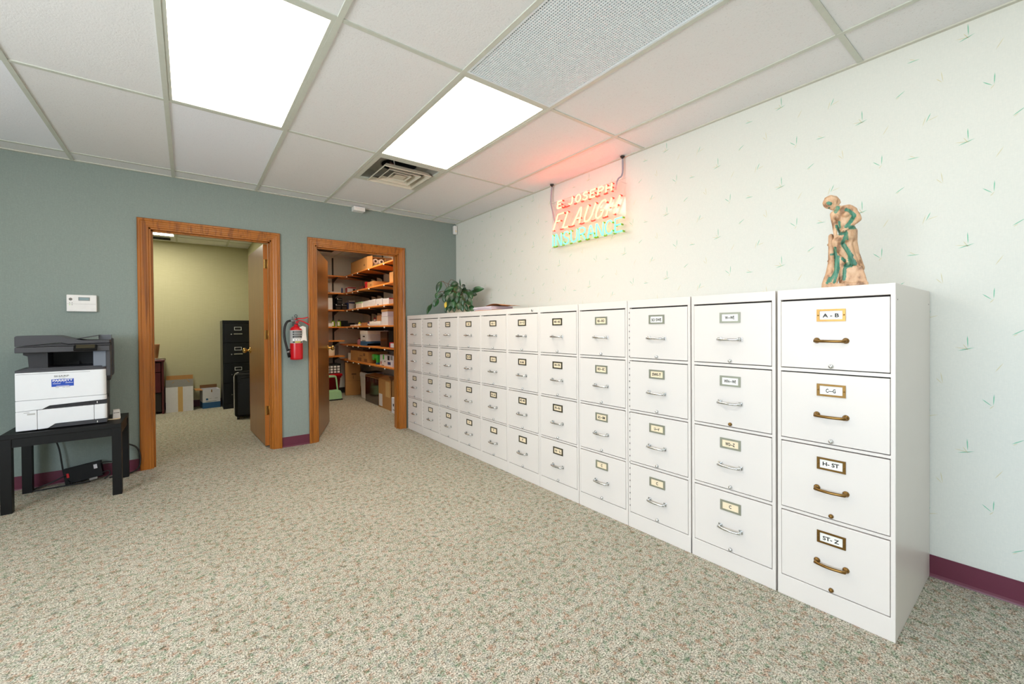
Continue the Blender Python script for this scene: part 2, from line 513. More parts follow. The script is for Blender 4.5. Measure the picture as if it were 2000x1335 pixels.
# --- suspended ceilings
XL = [-2.5, -1.905, -1.297, -.688, -.082, .528, 1.14, 1.743, 2.357]
YL = [-3.06, -1.84, -.62, .60, 1.868, 3.12, 4.445]
LIGHT_CELLS = {(4, 4): 'a', (6, 4): 'b', (4, 2): 'c', (6, 2): 'd', (2, 2): 'e', (1, 4): 'g', (4, 0): 'f'}   # (column, row) of light panels; a and b real, the rest added
GRILLE = (6, 3)
VENT = (1.14, 1.743, 3.12, 3.72)
b = MB()
bar = .012
xs = [LX] + XL + [RX]; ys = [FY] + YL + [BY]
new_tiles = {(5, 6), (3, 6)}
for i in range(len(xs) - 1):
    for j in range(len(ys) - 1):
        cell = (i - 1, j - 1)
        if cell in LIGHT_CELLS or cell == GRILLE: continue
        x0, x1, y0, y1 = xs[i], xs[i + 1], ys[j], ys[j + 1]
        if cell == (6, 5): y0 = 3.72
        b.box((x0, y0, H + .005), (x1, y1, H + .02), 1 if (i, j) in new_tiles else 0)
for x in XL: b.box((x - bar, FY, H - .001), (x + bar, BY, H + .03), 2)
for y in YL: b.box((LX, y - bar, H), (RX, y + bar, H + .03), 2)
b.box((1.14, 3.72 - bar, H), (1.743, 3.72 + bar, H + .03), 2)
for a, c in (((LX, BY - .02, H - .002), (RX, BY, H + .03)), ((RX - .02, FY, H - .002), (RX, BY - .02, H + .03)), ((LX, FY, H - .002), (LX + .02, BY - .02, H + .03))):
    b.box(a, c, 3)
b.box((LX - .2, FY - .2, LID), (RX + .2, 8.4, LID + .08), 0)
struct('ceiling', b, ['tile', 'tile_new', 'tbar', 'wall_angle'], 'suspended ceiling of textured tiles in a metal grid')

def small_ceiling(name, x0, x1, y0, y1, gx, gy, skip, label):
    b = MB(); xs = [x0] + gx + [x1]; ys = [y0] + gy + [y1]
    for i in range(len(xs) - 1):
        for j in range(len(ys) - 1):
            if (i, j) in skip: continue
            b.box((xs[i], ys[j], H + .005), (xs[i + 1], ys[j + 1], H + .02), 0)
    for x in gx: b.box((x - bar, y0, H - .001), (x + bar, y1, H + .03), 1)
    for y in gy: b.box((x0, y - bar, H), (x1, y + bar, H + .03), 1)
    struct(name, b, ['tile', 'tbar'], label)
small_ceiling('ceiling_office', OL, OR, BY + WT, OB, [-1.33, -.72, -.11, .50], [6.36, 7.58], {(2, 1)}, 'tiled ceiling of the office beyond the left doorway')
small_ceiling('ceiling_closet', KL, KR, BY + WT, KB, [1.50, 2.11], [5.3, 6.52, 7.74], {(1, 1)}, 'tiled ceiling of the store cupboard')

# --- baseboards (cove vinyl)
def cove(y0h, z=.098): return [(0, 0), (-.014, 0), (-.012, .006), (-.004, .014), (-.004, z), (0, z)]
b = MB()
for x0, x1 in ((LX, D1[0] - .072), (D1[1] + .072, D2[0] - .072)):
    b.prism([(BY + u, z) for u, z in cove(0)], x0, x1, 'yz')
struct('baseboard_back', b, 'vinyl_base', 'plum vinyl baseboard along the sage wall')
b = MB(); b.prism([(RX + u, z) for u, z in cove(0)], FY, BY, 'xz')
struct('baseboard_right', b, 'vinyl_base', 'plum vinyl baseboard below the wallpaper')
b = MB(); b.prism([(OB + u, z) for u, z in cove(0)], OL, OR, 'yz')
struct('baseboard_office', b, 'vinyl_base', 'plum baseboard at the foot of the olive wall')
b = MB(); b.prism([(KB + u, z) for u, z in cove(0)], KL, KR, 'yz')
struct('baseboard_closet', b, 'gap_dark', 'dark baseboard in the store cupboard')

# --- door casings
def casing(name, x0, x1, label):
    b = MB()
    w = .074
    prof = [(0, 0), (0, .018), (.006, .022), (.018, .022), (.024, .017), (.034, .017), (.040, .014), (.054, .014), (.060, .011), (w - .004, .011), (w, .007), (w, 0)]   # distance in from outer edge, projection
    def leg(outer, sgn, zt):
        ring0 = [Vector((outer + sgn * d, BY - p, 0)) for d, p in prof]
        ring1 = [Vector((outer + sgn * d, BY - p, zt - d)) for d, p in prof]
        b.rings([ring0, ring1], 0, False)
    zt = DH + w
    leg(x0 - w, 1, zt); leg(x1 + w, -1, zt)
    b.rings([[Vector((x0 - w + d, BY - p, zt - d)) for d, p in prof], [Vector((x1 + w - d, BY - p, zt - d)) for d, p in prof]], 0, False)
    # jambs, head and door stops
    e = .002
    b.box((x0 - .001, BY - .004, 0), (x0 + .012, BY + WT + .012, DH)); b.box((x1 - .012, BY - .004, 0), (x1 + .001, BY + WT + .012, DH))
    b.box((x0, BY - .004, DH - .012), (x1, BY + WT + .012, DH + .001))
    b.box((x0 + .012, BY + .03, 0), (x0 + .024, BY + .068, DH - .012)); b.box((x1 - .024, BY + .03, 0), (x1 - .012, BY + .068, DH - .012))
    b.box((x0 + .012, BY + .03, DH - .024), (x1 - .012, BY + .068, DH - .012))
    struct(name, b, 'oak_trim', label)
casing('trim_1', *D1, 'moulded orange-brown wooden frame of the left doorway')
casing('trim_2', *D2, 'moulded orange-brown wooden frame of the cupboard doorway')

def knob(parent, y, z, side, tk):
    b = MB()
    M = tr(0, 0, 0)
    x = tk if side > 0 else 0
    R = Matrix.Translation((x, y, z)) @ Matrix.Rotation(pi / 2 * side, 4, 'Y')
    b.lathe([(.0, 0), (.033, 0), (.033, .005), (.027, .010), (.013, .013), (.011, .03), (.014, .036), (.024, .042), (.029, .053), (.028, .064), (.019, .072), (0, .074)], seg=20, M=R)
    b.obj('knob', 'brass_bright', parent)

def door(name, pivot, ang, length, label, flip):
    """leaf along local +y from the pivot; local x from 0 (visible face side handled by ang) to thickness"""
    tk = .036
    b = MB(); b.box((0, 0, .012), (tk, length, DH - .018), 0, .0015, 1)
    o = b.obj(name, ['oak_leaf']); o.location = (*pivot, 0); o.rotation_euler = (0, 0, ang); tag(o, label, None, None, 'structure')
    b = MB()
    b.box((-.0004, -.0012, .0125), (tk + .0004, .0006, DH - .0185)); b.box((-.0004, length - .0006, .0125), (tk + .0004, length + .0012, DH - .0185))
    b.obj('edge_band', 'oak_edge', o)
    for z in (.36, 1.11, 1.81):
        h = MB()
        xx = tk if flip else 0
        s = 1 if flip else -1
        h.box((tk * .12, -.0035, z - .045), (tk * .98, -.0012, z + .045), 0, .0008, 1)
        h.cyl((xx + s * .004 * (-1 if not flip else 1) + (tk if not flip else -tk) , -.004, z - .045), (xx + s * .004 * (-1 if not flip else 1) + (tk if not flip else -tk), -.004, z + .045), .006, seg=10)
        for dz in (-.028, 0, .028): h.cyl((tk * .45 + (.006 if dz else -.004), -.0035, z + dz), (tk * .45 + (.006 if dz else -.004), -.0048, z + dz), .0035, seg=8)
        h.obj('hinge', 'brass_bright', o)
    knob(o, length - .07, .93, -1, tk); knob(o, length - .07, .93, 1, tk)
    return o
# left door swings into the office against its right wall; the face with the knob looks left
d1 = door('door_1', (.597, 4.775), radians(2.6), .86, 'brown wooden door standing open into the olive office', False)
# cupboard door: hinged left, visible face looks right
d2 = door('door_2', (1.085 - .036 * sin(radians(69)), 4.745 + .036 * cos(radians(69))), radians(-21), .85, 'brown wooden door standing open into the store cupboard', True)

# ================================================================== CEILING FITTINGS
def ceiling_light(x0, x1, y0, y1, mat, label, group='ceiling light panels'):
    t = thing('ceiling_light', ((x0 + x1) / 2, (y0 + y1) / 2, H), label, 'ceiling light', group)
    hx, hy = (x1 - x0) / 2 - .0125, (y1 - y0) / 2 - .0125
    b = MB()
    w = .016
    b.box((-hx, -hy, .001), (-hx + w, hy, .02)); b.box((hx - w, -hy, .001), (hx, hy, .02))
    b.box((-hx + w, -hy, .001), (hx - w, -hy + w, .02)); b.box((-hx + w, hy - w, .001), (hx - w, hy, .02))
    b.obj('frame', 'tbar', t)
    b = MB(); b.box((-hx + w, -hy + w, .004), (hx - w, hy - w, .009)); b.obj('diffuser', mat, t)
    b = MB(); b.box((-hx, -hy, .02), (hx, hy, .12)); b.obj('housing', 'tbar', t)
    return t
def cell(i, j): return XL[i], XL[i + 1], YL[j], YL[j + 1]
ceiling_light(*cell(4, 4), 'diffuser_warm', 'large glowing ceiling light panel at the top left, above the olive doorway')
ceiling_light(*cell(6, 4), 'diffuser_white', 'white glowing ceiling light panel between the perforated grille and the square vent')
for c, m in (((4, 2), 'diffuser_added'), ((6, 2), 'diffuser_added'), ((2, 2), 'diffuser_added'), ((1, 4), 'diffuser_warm'), ((4, 0), 'diffuser_added')):  # unseen panels added as extra light for the room
    ceiling_light(*cell(*c), m, 'added ceiling light panel, unseen overhead, brightening the room', 'added ceiling light panels, unseen overhead')
ceiling_light(-.72, -.11, 6.36, 7.58, 'office_diffuser', 'ceiling light panel in the olive office, cut off by the door head')
ceiling_light(1.50, 2.11, 5.3, 6.52, 'closet_diffuser', 'ceiling light panel inside the store cupboard, hidden by its door head')

x0, x1, y0, y1 = cell(*GRILLE)
g = thing('air_grille', ((x0 + x1) / 2, (y0 + y1) / 2, H), 'pale blue perforated return air grille in the ceiling', 'air grille')
hx, hy = (x1 - x0) / 2 - .0125, (y1 - y0) / 2 - .0125
b = MB(); w = .012
for a, c in (((-hx, -hy), (-hx + w, hy)), ((hx - w, -hy), (hx, hy)), ((-hx + w, -hy), (hx - w, -hy + w)), ((-hx + w, hy - w), (hx - w, hy))):
    b.box((*a, 0), (*c, .016))
b.obj('frame', 'grate_white', g)
b = MB(); pz = .0125
nx = int((2 * hx - 2 * w) / pz); ny = int((2 * hy - 2 * w) / pz)
for i in range(1, nx + 1): b.box((-hx + w + i * pz - .0034, -hy + w, .002), (-hx + w + i * pz + .0034, hy - w, .007))
for i in range(1, ny + 1): b.box((-hx + w, -hy + w + i * pz - .0034, .0026), (hx - w, -hy + w + i * pz + .0034, .0064))
b.obj('grate', 'grate_white', g)
b = MB(); b.box((-hx, -hy, .10), (hx, hy, .12))
for a, c in (((-hx, -hy), (-hx + .004, hy)), ((hx - .004, -hy), (hx, hy)), ((-hx, -hy), (hx, -hy + .004)), ((-hx, hy - .004), (hx, hy))): b.box((*a, .016), (*c, .12))
b.obj('plenum_box', 'duct_dark', g)

# --- square louvred vent with its dropped core
def square_vent(cx, cy, s, label, dropped=True):
    v = thing('ceiling_vent', (cx, cy, H), label, 'ceiling vent')
    h = s / 2 - .0125
    b = MB(); w = .035
    for a, c in (((-h, -h), (-h + w, h)), ((h - w, -h), (h, h)), ((-h + w, -h), (h - w, -h + w)), ((-h + w, h - w), (h - w, h))): b.box((*a, -.001), (*c, .012))
    b.obj('frame', 'tbar', v)
    b = MB(); k = h - w
    # pan rising to the duct collar
    def sq(r, z): return [Vector((-r, -r, z)), Vector((r, -r, z)), Vector((r, r, z)), Vector((-r, r, z))]
    b.rings([sq(k, .01), sq(k * .92, .07)], 0, False, False, False)
    b.rings([[Vector((k * .92 * (1 if abs(cos(a)) > abs(sin(a)) * .999 else abs(cos(a)) / abs(sin(a))) * (1 if cos(a) > 0 else -1), k * .92 * (1 if abs(sin(a)) > abs(cos(a)) * .999 else abs(sin(a)) / max(1e-6, abs(cos(a)))) * (1 if sin(a) > 0 else -1), .07)) for a in [2 * pi * i / 32 for i in range(32)]],
             [Vector((.15 * cos(2 * pi * i / 32), .15 * sin(2 * pi * i / 32), .075)) for i in range(32)]], 0, False, False, False)
    b.obj('pan', 'pan_grey', v)
    b = MB(); b.lathe([(.15, .075), (.148, .30), (.0, .30)], seg=32, cap=False); b.obj('duct', 'duct_dark', v)
    b = MB(); b.tube([(.15 * cos(2 * pi * i / 32), .15 * sin(2 * pi * i / 32), .076) for i in range(33)], .006, 6); b.obj('duct_collar', 'grey_metal', v)
    rz = -.020 if dropped else 0
    for r, zz in ((.205, 0), (.14, .004), (.08, .008)):
        b = MB()
        z0 = rz + zz
        b.rings([sq(r, z0), sq(r - .003, z0 + .001), sq(r - .026, z0 + .034), sq(r - .023, z0 + .036), sq(r + .002, z0 + .003), sq(r, z0)], 0, False, False, False)
        b.obj('louver_ring', 'vent_paint', v, (.02, .05, 0) if dropped else (0, 0, 0))
    b = MB(); b.rings([sq(.05, rz + .012), sq(.02, rz + .03)], 0, False); b.obj('center_plate', 'vent_paint', v, (.02, .05, 0) if dropped else (0, 0, 0))
    if dropped:
        b = MB()
        b.tube([(-.05, .02, .20), (-.04, .01, .10), (-.02, .03, .045), (-.05, -.01, .02)], .012, 6, flat=.3)
        b.tube([(.19, .03, .05), (.12, .05, .06), (.06, .02, .05)], .016, 6, flat=.25)
        b.obj('strap', 'white_strap', v)
        b = MB(); b.tube([(-.04, .09, .12), (-.01, .04, .07), (.02, .02, .045), (.03, -.02, .04)], .010, 6); b.tube([(-.10, .02, .07), (-.06, .03, .05)], .008, 6)
        b.obj('wire', 'insul_pink', v)
    return v
square_vent(1.4415, 3.42, .60, 'square louvred ceiling vent with loose straps hanging inside it')

b = MB(); b.box((-.16, -.10, 0), (.16, .10, .006)); 
for i in range(7): b.box((-.15, -.085 + i * .026, -.006), (.15, -.077 + i * .026, .001), 1)
o = tag(b.obj('ceiling_register', ['tbar', 'duct_dark'], None, (-.33, 7.76, H - .004)), 'small slatted air register in the olive office ceiling', 'air register')
b = MB(); b.box((-.16, -.10, 0), (.16, .10, .006))
for i in range(7): b.box((-.15, -.085 + i * .026, -.006), (.15, -.077 + i * .026, .001), 1)
o = tag(b.obj('ceiling_register', ['tbar', 'duct_dark'], None, (1.80, 7.42, H - .004)), 'small slatted air register in the store cupboard ceiling', 'air register')

s = thing('alarm_siren', (1.474, BY, 2.448), 'small white alarm box where the sage wall meets the ceiling', 'alarm')
b = MB(); b.box((-.06, -.085, -.022), (.06, 0, .024), 0, .004); b.obj('body', 'white_plastic', s)
b = MB(); b.box((-.055, -.0875, -.017), (.055, -.085, .012), 0, .001, 1); b.obj('cover', 'paper', s)
s = thing('motion_sensor', (RX - .03, BY - .02, 2.395), 'white motion sensor in the corner of the sage and wallpapered walls', 'sensor')
b = MB(); b.box((-.024, -.035, -.056), (.024, .012, .052), 0, .010, 3); b.obj('body', 'white_plastic', s)
b = MB(); b.box((-.010, -.0362, -.030), (.010, -.034, -.008), 0, .003); b.obj('lens', 'card_cream', s)

# ================================================================== FILING CABINETS
CW = .3845; CD = RX - CF - .006
TOPS = [1.263, .963, .666, .368]; BOTS = [.981, .682, .384, .088]
dw = CW / 2 - .0155
def cabinet_body(holes):
    b = MB(); h = CW / 2
    b.box((.024, -h, .002), (CD, h, CH - .002), 0)
    b.box((0, -h, 0), (.024, -h + .014, CH - .035), 0, .0012, 1); b.box((0, h - .014, 0), (.024, h, CH - .035), 0, .0012, 1)
    b.box((-.0005, -h, CH - .042), (CD, h, CH), 0, .002, 2)
    b.box((0, -h + .013, 0), (.024, h - .013, .0855), 0, .001, 1)
    b.box((-.0005, -h, 0), (.0235, h, .083), 0, .001, 1)
    for t_, bt in zip(TOPS[1:], BOTS): b.box((.0005, -h + .013, t_ + .003), (.024, h - .013, bt - .002), 0)
    b.box((.0228, -h + .01, .08), (.0242, h - .01, CH - .04), 1)
    # pressed seam of the side panels and small holes
    for s in (-1, 1):
        for x in (.03, CD - .03): b.cyl((x, s * (h - .001), CH - .06), (x, s * (h + .0004), CH - .06), .0028, seg=8, mat=1)
    if holes:
        z = .12
        while z < CH - .06:
            b.box((-.0006, h - .0137, z), (.002, h - .0105, z + .008), 1); z += .036
    return b.mesh('filing_cabinet', ['cab_paint', 'gap_dark'])
body_plain, body_holes = cabinet_body(False), cabinet_body(True)
def drawer_mesh(k):
    b = MB(); b.box((-.0015, -dw, BOTS[k] + .0015), (.02, dw, TOPS[k] - .002), 0, .0016, 2); return b.mesh('drawer', 'cab_paint')
drawer_me = [drawer_mesh(k) for k in range(4)]

def holder_mesh(mat, big):
    b = MB(); a, c = (.0475, .0245)
    w = .008 if not big else .0075
    b.box((-.0052, -a, c - w), (-.0015, a, c)); b.box((-.0052, -a, -c), (-.0015, a, -c + w))
    w2 = .010
    b.box((-.0052, -a, -c + w), (-.0015, -a + w2, c - w)); b.box((-.0052, a - w2, -c + w), (-.0015, a, c - w))
    if big:
        for s in (-1, 1): b.ball((-.0055, s * (a - .005), 0), .0026, 8)
    return b.mesh('label_holder', mat)
def pull_mesh(mat, square):
    b = MB(); a = .0475
    pts = [(-.004, -a, 0)]; n = 10
    for i in range(n + 1):
        y = -a + 2 * a * i / n
        pts.append((-.024 - .008 * sin(pi * i / n), y, -.002))
    pts.append((-.004, a, 0))
    pts[0] = (-.002, -a, 0); pts[-1] = (-.002, a, 0)
    rr = [.0056] * len(pts); rr[0] = rr[-1] = .008; rr[1] = rr[-2] = .0062
    b.tube(pts, rr, 10)
    for s in (-1, 1):
        if square:
            b.box((-.0065, s * a - .009, -.0095), (-.0015, s * a + .009, .0095), 0, .0022, 2)
            b.box((-.022, s * a - .0055, -.0055), (-.006, s * a + .0055, .0055), 0, .002, 2)
        else:
            b.lathe([(.0115, 0), (.0115, .003), (.0095, .006), (.0062, .012)], seg=14, M=Matrix.Translation((-.0015, s * a, 0)) @ Matrix.Rotation(-pi / 2, 4, 'Y'))
    return b.mesh('handle', mat)
def lock_mesh(mat):
    b = MB(); b.lathe([(.0085, 0), (.0085, .005), (.0065, .009), (.0, .0105)], seg=14, M=Matrix.Translation((-.0015, 0, 0)) @ Matrix.Rotation(-pi / 2, 4, 'Y'))
    return b.mesh('catch_button', mat)
holders = {'brass': holder_mesh('brass_old', True), 'grey': holder_mesh('holder_grey', False), 'dark': holder_mesh('holder_dark', False)}
pulls = {'brass': pull_mesh('brass_old', False), 'chrome': pull_mesh('chrome', True)}
locks = {'brass': lock_mesh('brass_old'), 'chrome': lock_mesh('chrome')}

def card_mesh(text, white):
    b = MB(); b.box((-.0026, -.0385, -.0175), (-.0018, .0385, .0175), 0)
    M = frame((-.0030, .001, random.uniform(-.003, .001)), (0, -1, 0), (0, 0, 1))
    n = len(text)
    if text: b.text(text, .021, M, 1, .0002, width=min(.060, .0108 * n), bold=.0006)
    return b.mesh('label_card', ['card_white' if white else 'card_cream', 'ink'])

# nearest cabinet first: (four card texts, holder finish, pull finish, slotted stile, card colours, label)
CABS = [
 (('A - B', 'C—G', 'H- ST', 'ST- Z'), 'brass', 'brass', 0, 'wwww', 'filing cabinet with brass pulls under the figurine, its top card reading A - B'),
 (('W—WE', 'WH—WI', 'WO—Z', 'C'), 'grey', 'chrome', 0, 'wwcc', 'off-white filing cabinet with chrome pulls, its top card reading W-WE'),
 (('SO SWE', 'SWI-T', 'U—V', 'C'), 'grey', 'chrome', 1, 'wccc', 'off-white filing cabinet with chrome pulls, its top card reading SO SWE'),
 (('RE—RO', 'RO—SC', 'SC—SM', 'C'), 'grey', 'chrome', 0, 'cccc', 'off-white filing cabinet with chrome pulls, its top card reading RE-RO'),
 (('MO—NE', 'NI—PA', 'PE—RA', 'H · L'), 'dark', 'chrome', 0, 'cccc', 'off-white filing cabinet with chrome pulls, its top card reading MO-NE'),
 (('LA—LI', 'M—MA', 'MC—ME', 'F'), 'dark', 'chrome', 0, 'cccc', 'off-white filing cabinet with a lock in its top rail, right of the envelopes'),
 (('HO—I', 'JO—K', 'KI—LA', 'F'), 'dark', 'chrome', 0, 'cccc', 'off-white filing cabinet under the stack of envelopes'),
 (('HI', 'HA—HE', 'H—HA', 'F'), 'dark', 'chrome', 0, 'cccc', 'off-white filing cabinet under the right half of the potted plant'),
 (('GA—GR', 'GE', 'G—GI', 'F'), 'dark', 'chrome', 1, 'cccc', 'third off-white filing cabinet from the cupboard doorway, with slotted left stile'),
 (('D—DU', 'E—EV', 'F—FR', 'F'), 'dark', 'chrome', 1, 'cccc', 'second off-white filing cabinet from the cupboard doorway'),
 (('B—BE', 'C—CO', 'CR—D', 'F'), 'dark', 'chrome', 1, 'cccc', 'off-white filing cabinet at the far end beside the cupboard door frame'),
]
EDGES = [.35, .738, 1.135, 1.520, 1.910, 2.297, 2.682, 3.067, 3.452, 3.838, 4.224, 4.612]
for i, (texts, hold, pull, slot, wc, label) in enumerate(CABS):
    yc = (EDGES[i] + EDGES[i + 1]) / 2
    c = place('filing_cabinet', body_holes if slot else body_plain, None, (CF, yc, 0))
    tag(c, label, 'filing cabinet', 'row of off-white filing cabinets')
    for k in range(4):
        d = place('drawer', drawer_me[k], c)
        h = place('label_holder', holders[hold], d, (0, 0, TOPS[k] - .065))
        place('label_card', card_mesh(texts[k], wc[k] == 'w'), d, (0, 0, TOPS[k] - .065))
        place('handle', pulls[pull], d, (0, 0, TOPS[k] - .166))
        lk = 'brass' if (i == 0 and k > 1) or (i == 1 and k == 1) else 'chrome'
        place('catch_button', locks[lk], d, (0, 0, BOTS[k] + .013))
    if i == 5:
        b = MB(); b.lathe([(.010, 0), (.010, .004), (.007, .006), (0, .006)], seg=14, M=Matrix.Translation((-.0005, -.12, CH - .022)) @ Matrix.Rotation(-pi / 2, 4, 'Y'))
        b.obj('lock', 'chrome', c)

# ================================================================== THINGS ON THE CABINETS
# stack of envelopes and folders
def env(name, x, y, z, l, w_, h_, rz, mat, label, n=1):
    b = MB()
    for k in range(n): b.box((-w_ / 2, -l / 2, k * h_ / n + .0004), (w_ / 2, l / 2, (k + 1) * h_ / n - .0004), 0, .0006, 1, M=tr(random.uniform(-.004, .004), random.uniform(-.006, .006), 0, random.uniform(-.02, .02)))
    o = b.obj(name, mat, None, (x, y, z), (0, 0, rz)); tag(o, label, 'envelope' if name == 'envelope' else 'folder', 'papers stacked on the filing cabinets')
env('folder', 2.24, 3.10, CH + .0005, .36, .25, .010, .10, 'manila', 'brown folder at the bottom of the paper stack beside the plant')
env('envelope', 2.23, 3.17, CH + .011, .32, .23, .032, -.06, 'paper_mauve', 'thick white bundle of envelopes in the middle of the paper stack', 6)
b = MB()
b.sheet([[(-.11 + .22 * i / 6, -.12 + .24 * j / 8, .004 + .018 * sin(pi * j / 8) * (1 - .5 * i / 6)) for i in range(7)] for j in range(9)], 0)
b.sheet([[(-.11 + .22 * i / 6, -.12 + .24 * j / 8, .001 + .018 * sin(pi * j / 8) * (1 - .5 * i / 6)) for i in range(7)] for j in range(9)], 0)
o = b.obj('envelope', 'manila', None, (2.25, 3.04, CH + .0425), (0, 0, .05)); tag(o, 'bowed brown envelope lying on top of the paper stack', 'envelope', 'papers stacked on the filing cabinets')

# potted plant
PC = Vector((2.36, 4.0, CH))
prt = Vector((.791, -.612, 0)); pfw = Vector((.612, .791, 0))
def PP(zx, zy, d=0.0): return prt * ((zx - 775) * .000536) + Vector((0, 0, (905 - zy) * .000536)) + pfw * d
pl_ = thing('potted_plant', PC, 'leafy green houseplant in a cream pot on the far filing cabinets', 'potted plant')
b = MB()
b.lathe([(.0, .001), (.120, .001), (.125, .006), (.140, .09), (.150, .17), (.158, .186), (.160, .196), (.155, .198), (.148, .190), (.140, .16)], seg=36, cap=False)
b.obj('pot', 'pot_glaze', pl_)
b = MB(); b.lathe([(.142, .166), (.06, .172), (0, .174)], seg=24, cap=False); b.obj('soil', 'soil', pl_)
LEAVES = [(1165, 405, 270, 118, 8, -.05), (385, 345, 240, 100, 252, -.06), (685, 285, 160, 112, 195, .0), (600, 400, 190, 90, 205, -.10), (600, 520, 190, 125, 235, -.14),
 (780, 430, 200, 145, 268, -.12), (660, 665, 270, 132, 240, -.18), (790, 600, 190, 105, 262, -.19), (880, 645, 200, 92, 276, -.18), (1015, 525, 200, 150, 305, -.12),
 (1005, 660, 200, 132, 312, -.17), (815, 530, 100, 76, 270, -.20), (410, 525, 130, 70, 215, -.06), (320, 665, 185, 112, 245, -.05), (170, 780, 240, 80, 248, -.02),
 (800, 745, 160, 90, 280, -.19), (960, 770, 130, 66, 285, -.19), (1065, 790, 150, 92, 325, -.15), (870, 320, 90, 66, 300, .02), (800, 255, 170, 22, 92, .0),
 (560, 455, 160, 100, 200, -.08), (700, 470, 180, 120, 240, -.05), (900, 480, 170, 110, 300, -.05), (520, 590, 160, 100, 262, -.12), (720, 380, 160, 100, 150, .03),
 (940, 430, 160, 100, 20, .05), (650, 350, 150, 90, 120, .08), (860, 400, 150, 90, 60, .08), (1060, 480, 150, 90, 350, .08), (540, 400, 150, 80, 170, .08), (720, 730, 150, 80, 262, -.19), (335, 520, 130, 60, 262, -.05),
 (640, 780, 170, 90, 262, -.18), (720, 800, 150, 80, 275, -.185), (880, 790, 150, 84, 282, -.185), (560, 800, 150, 70, 258, -.17), (980, 820, 130, 80, 300, -.17), (690, 560, 190, 120, 255, -.19), (930, 580, 180, 110, 290, -.185), (620, 600, 180, 110, 245, -.18)]
lf, st = MB(), MB()
hub = Vector((0, 0, .18))
def leaf(mb, zx, zy, L, W, ang, d, mat=0):
    L *= .00056; W *= .00062; a = radians(ang)
    c = PP(zx, zy, d); ax = (prt * cos(a) + Vector((0, 0, 1)) * sin(a)); ax = (ax - pfw * random.uniform(.05, .35)).normalized()
    nrm = -pfw; nrm = (nrm - ax * nrm.dot(ax)).normalized(); nrm = (nrm + Vector((0, 0, 1)) * random.uniform(.1, .5) + prt * random.uniform(-.3, .3)); nrm = (nrm - ax * nrm.dot(ax)).normalized()
    sd = ax.cross(nrm)
    rows = []
    for i in range(9):
        t = i / 8; wv = W / 2 * (sin(pi * t ** .85)) ** .8 + .0004
        base = c + ax * (L * (t - .5)) - nrm * (L * .18 * (t - .5) ** 2 * 2)
        rows.append([base + sd * wv * k - nrm * (-abs(k) ** 1.5 * W * .10) for k in (-1, -.55, 0, .55, 1)])
    mb.sheet(rows, mat)
    return c - ax * (L / 2)
for l in LEAVES:
    r = leaf(lf, *l)
    m = (hub + r) / 2 + Vector((0, 0, .03 + .10 * (r - hub).length))
    st.tube([hub + Vector((random.uniform(-.05, .05), random.uniform(-.05, .05), -.01)), m, r], [.0032, .0026, .0018], 6)
fo = lf.obj('foliage', 'leaf', pl_)
b = MB(); leaf(b, 555, 720, 125, 55, 262, -.17); b.obj('yellow_leaf', 'yellow_leaf', pl_)
b = MB()
for pts in ([(560, 560), (530, 330), (470, 225), (420, 245)], [(600, 520), (560, 280), (620, 195), (700, 215)], [(560, 500), (440, 430), (350, 480), (340, 540)]): st.tube([PP(x, y, -.03) for x, y in pts], .0028, 6)
st.obj('stems', 'stem', pl_)

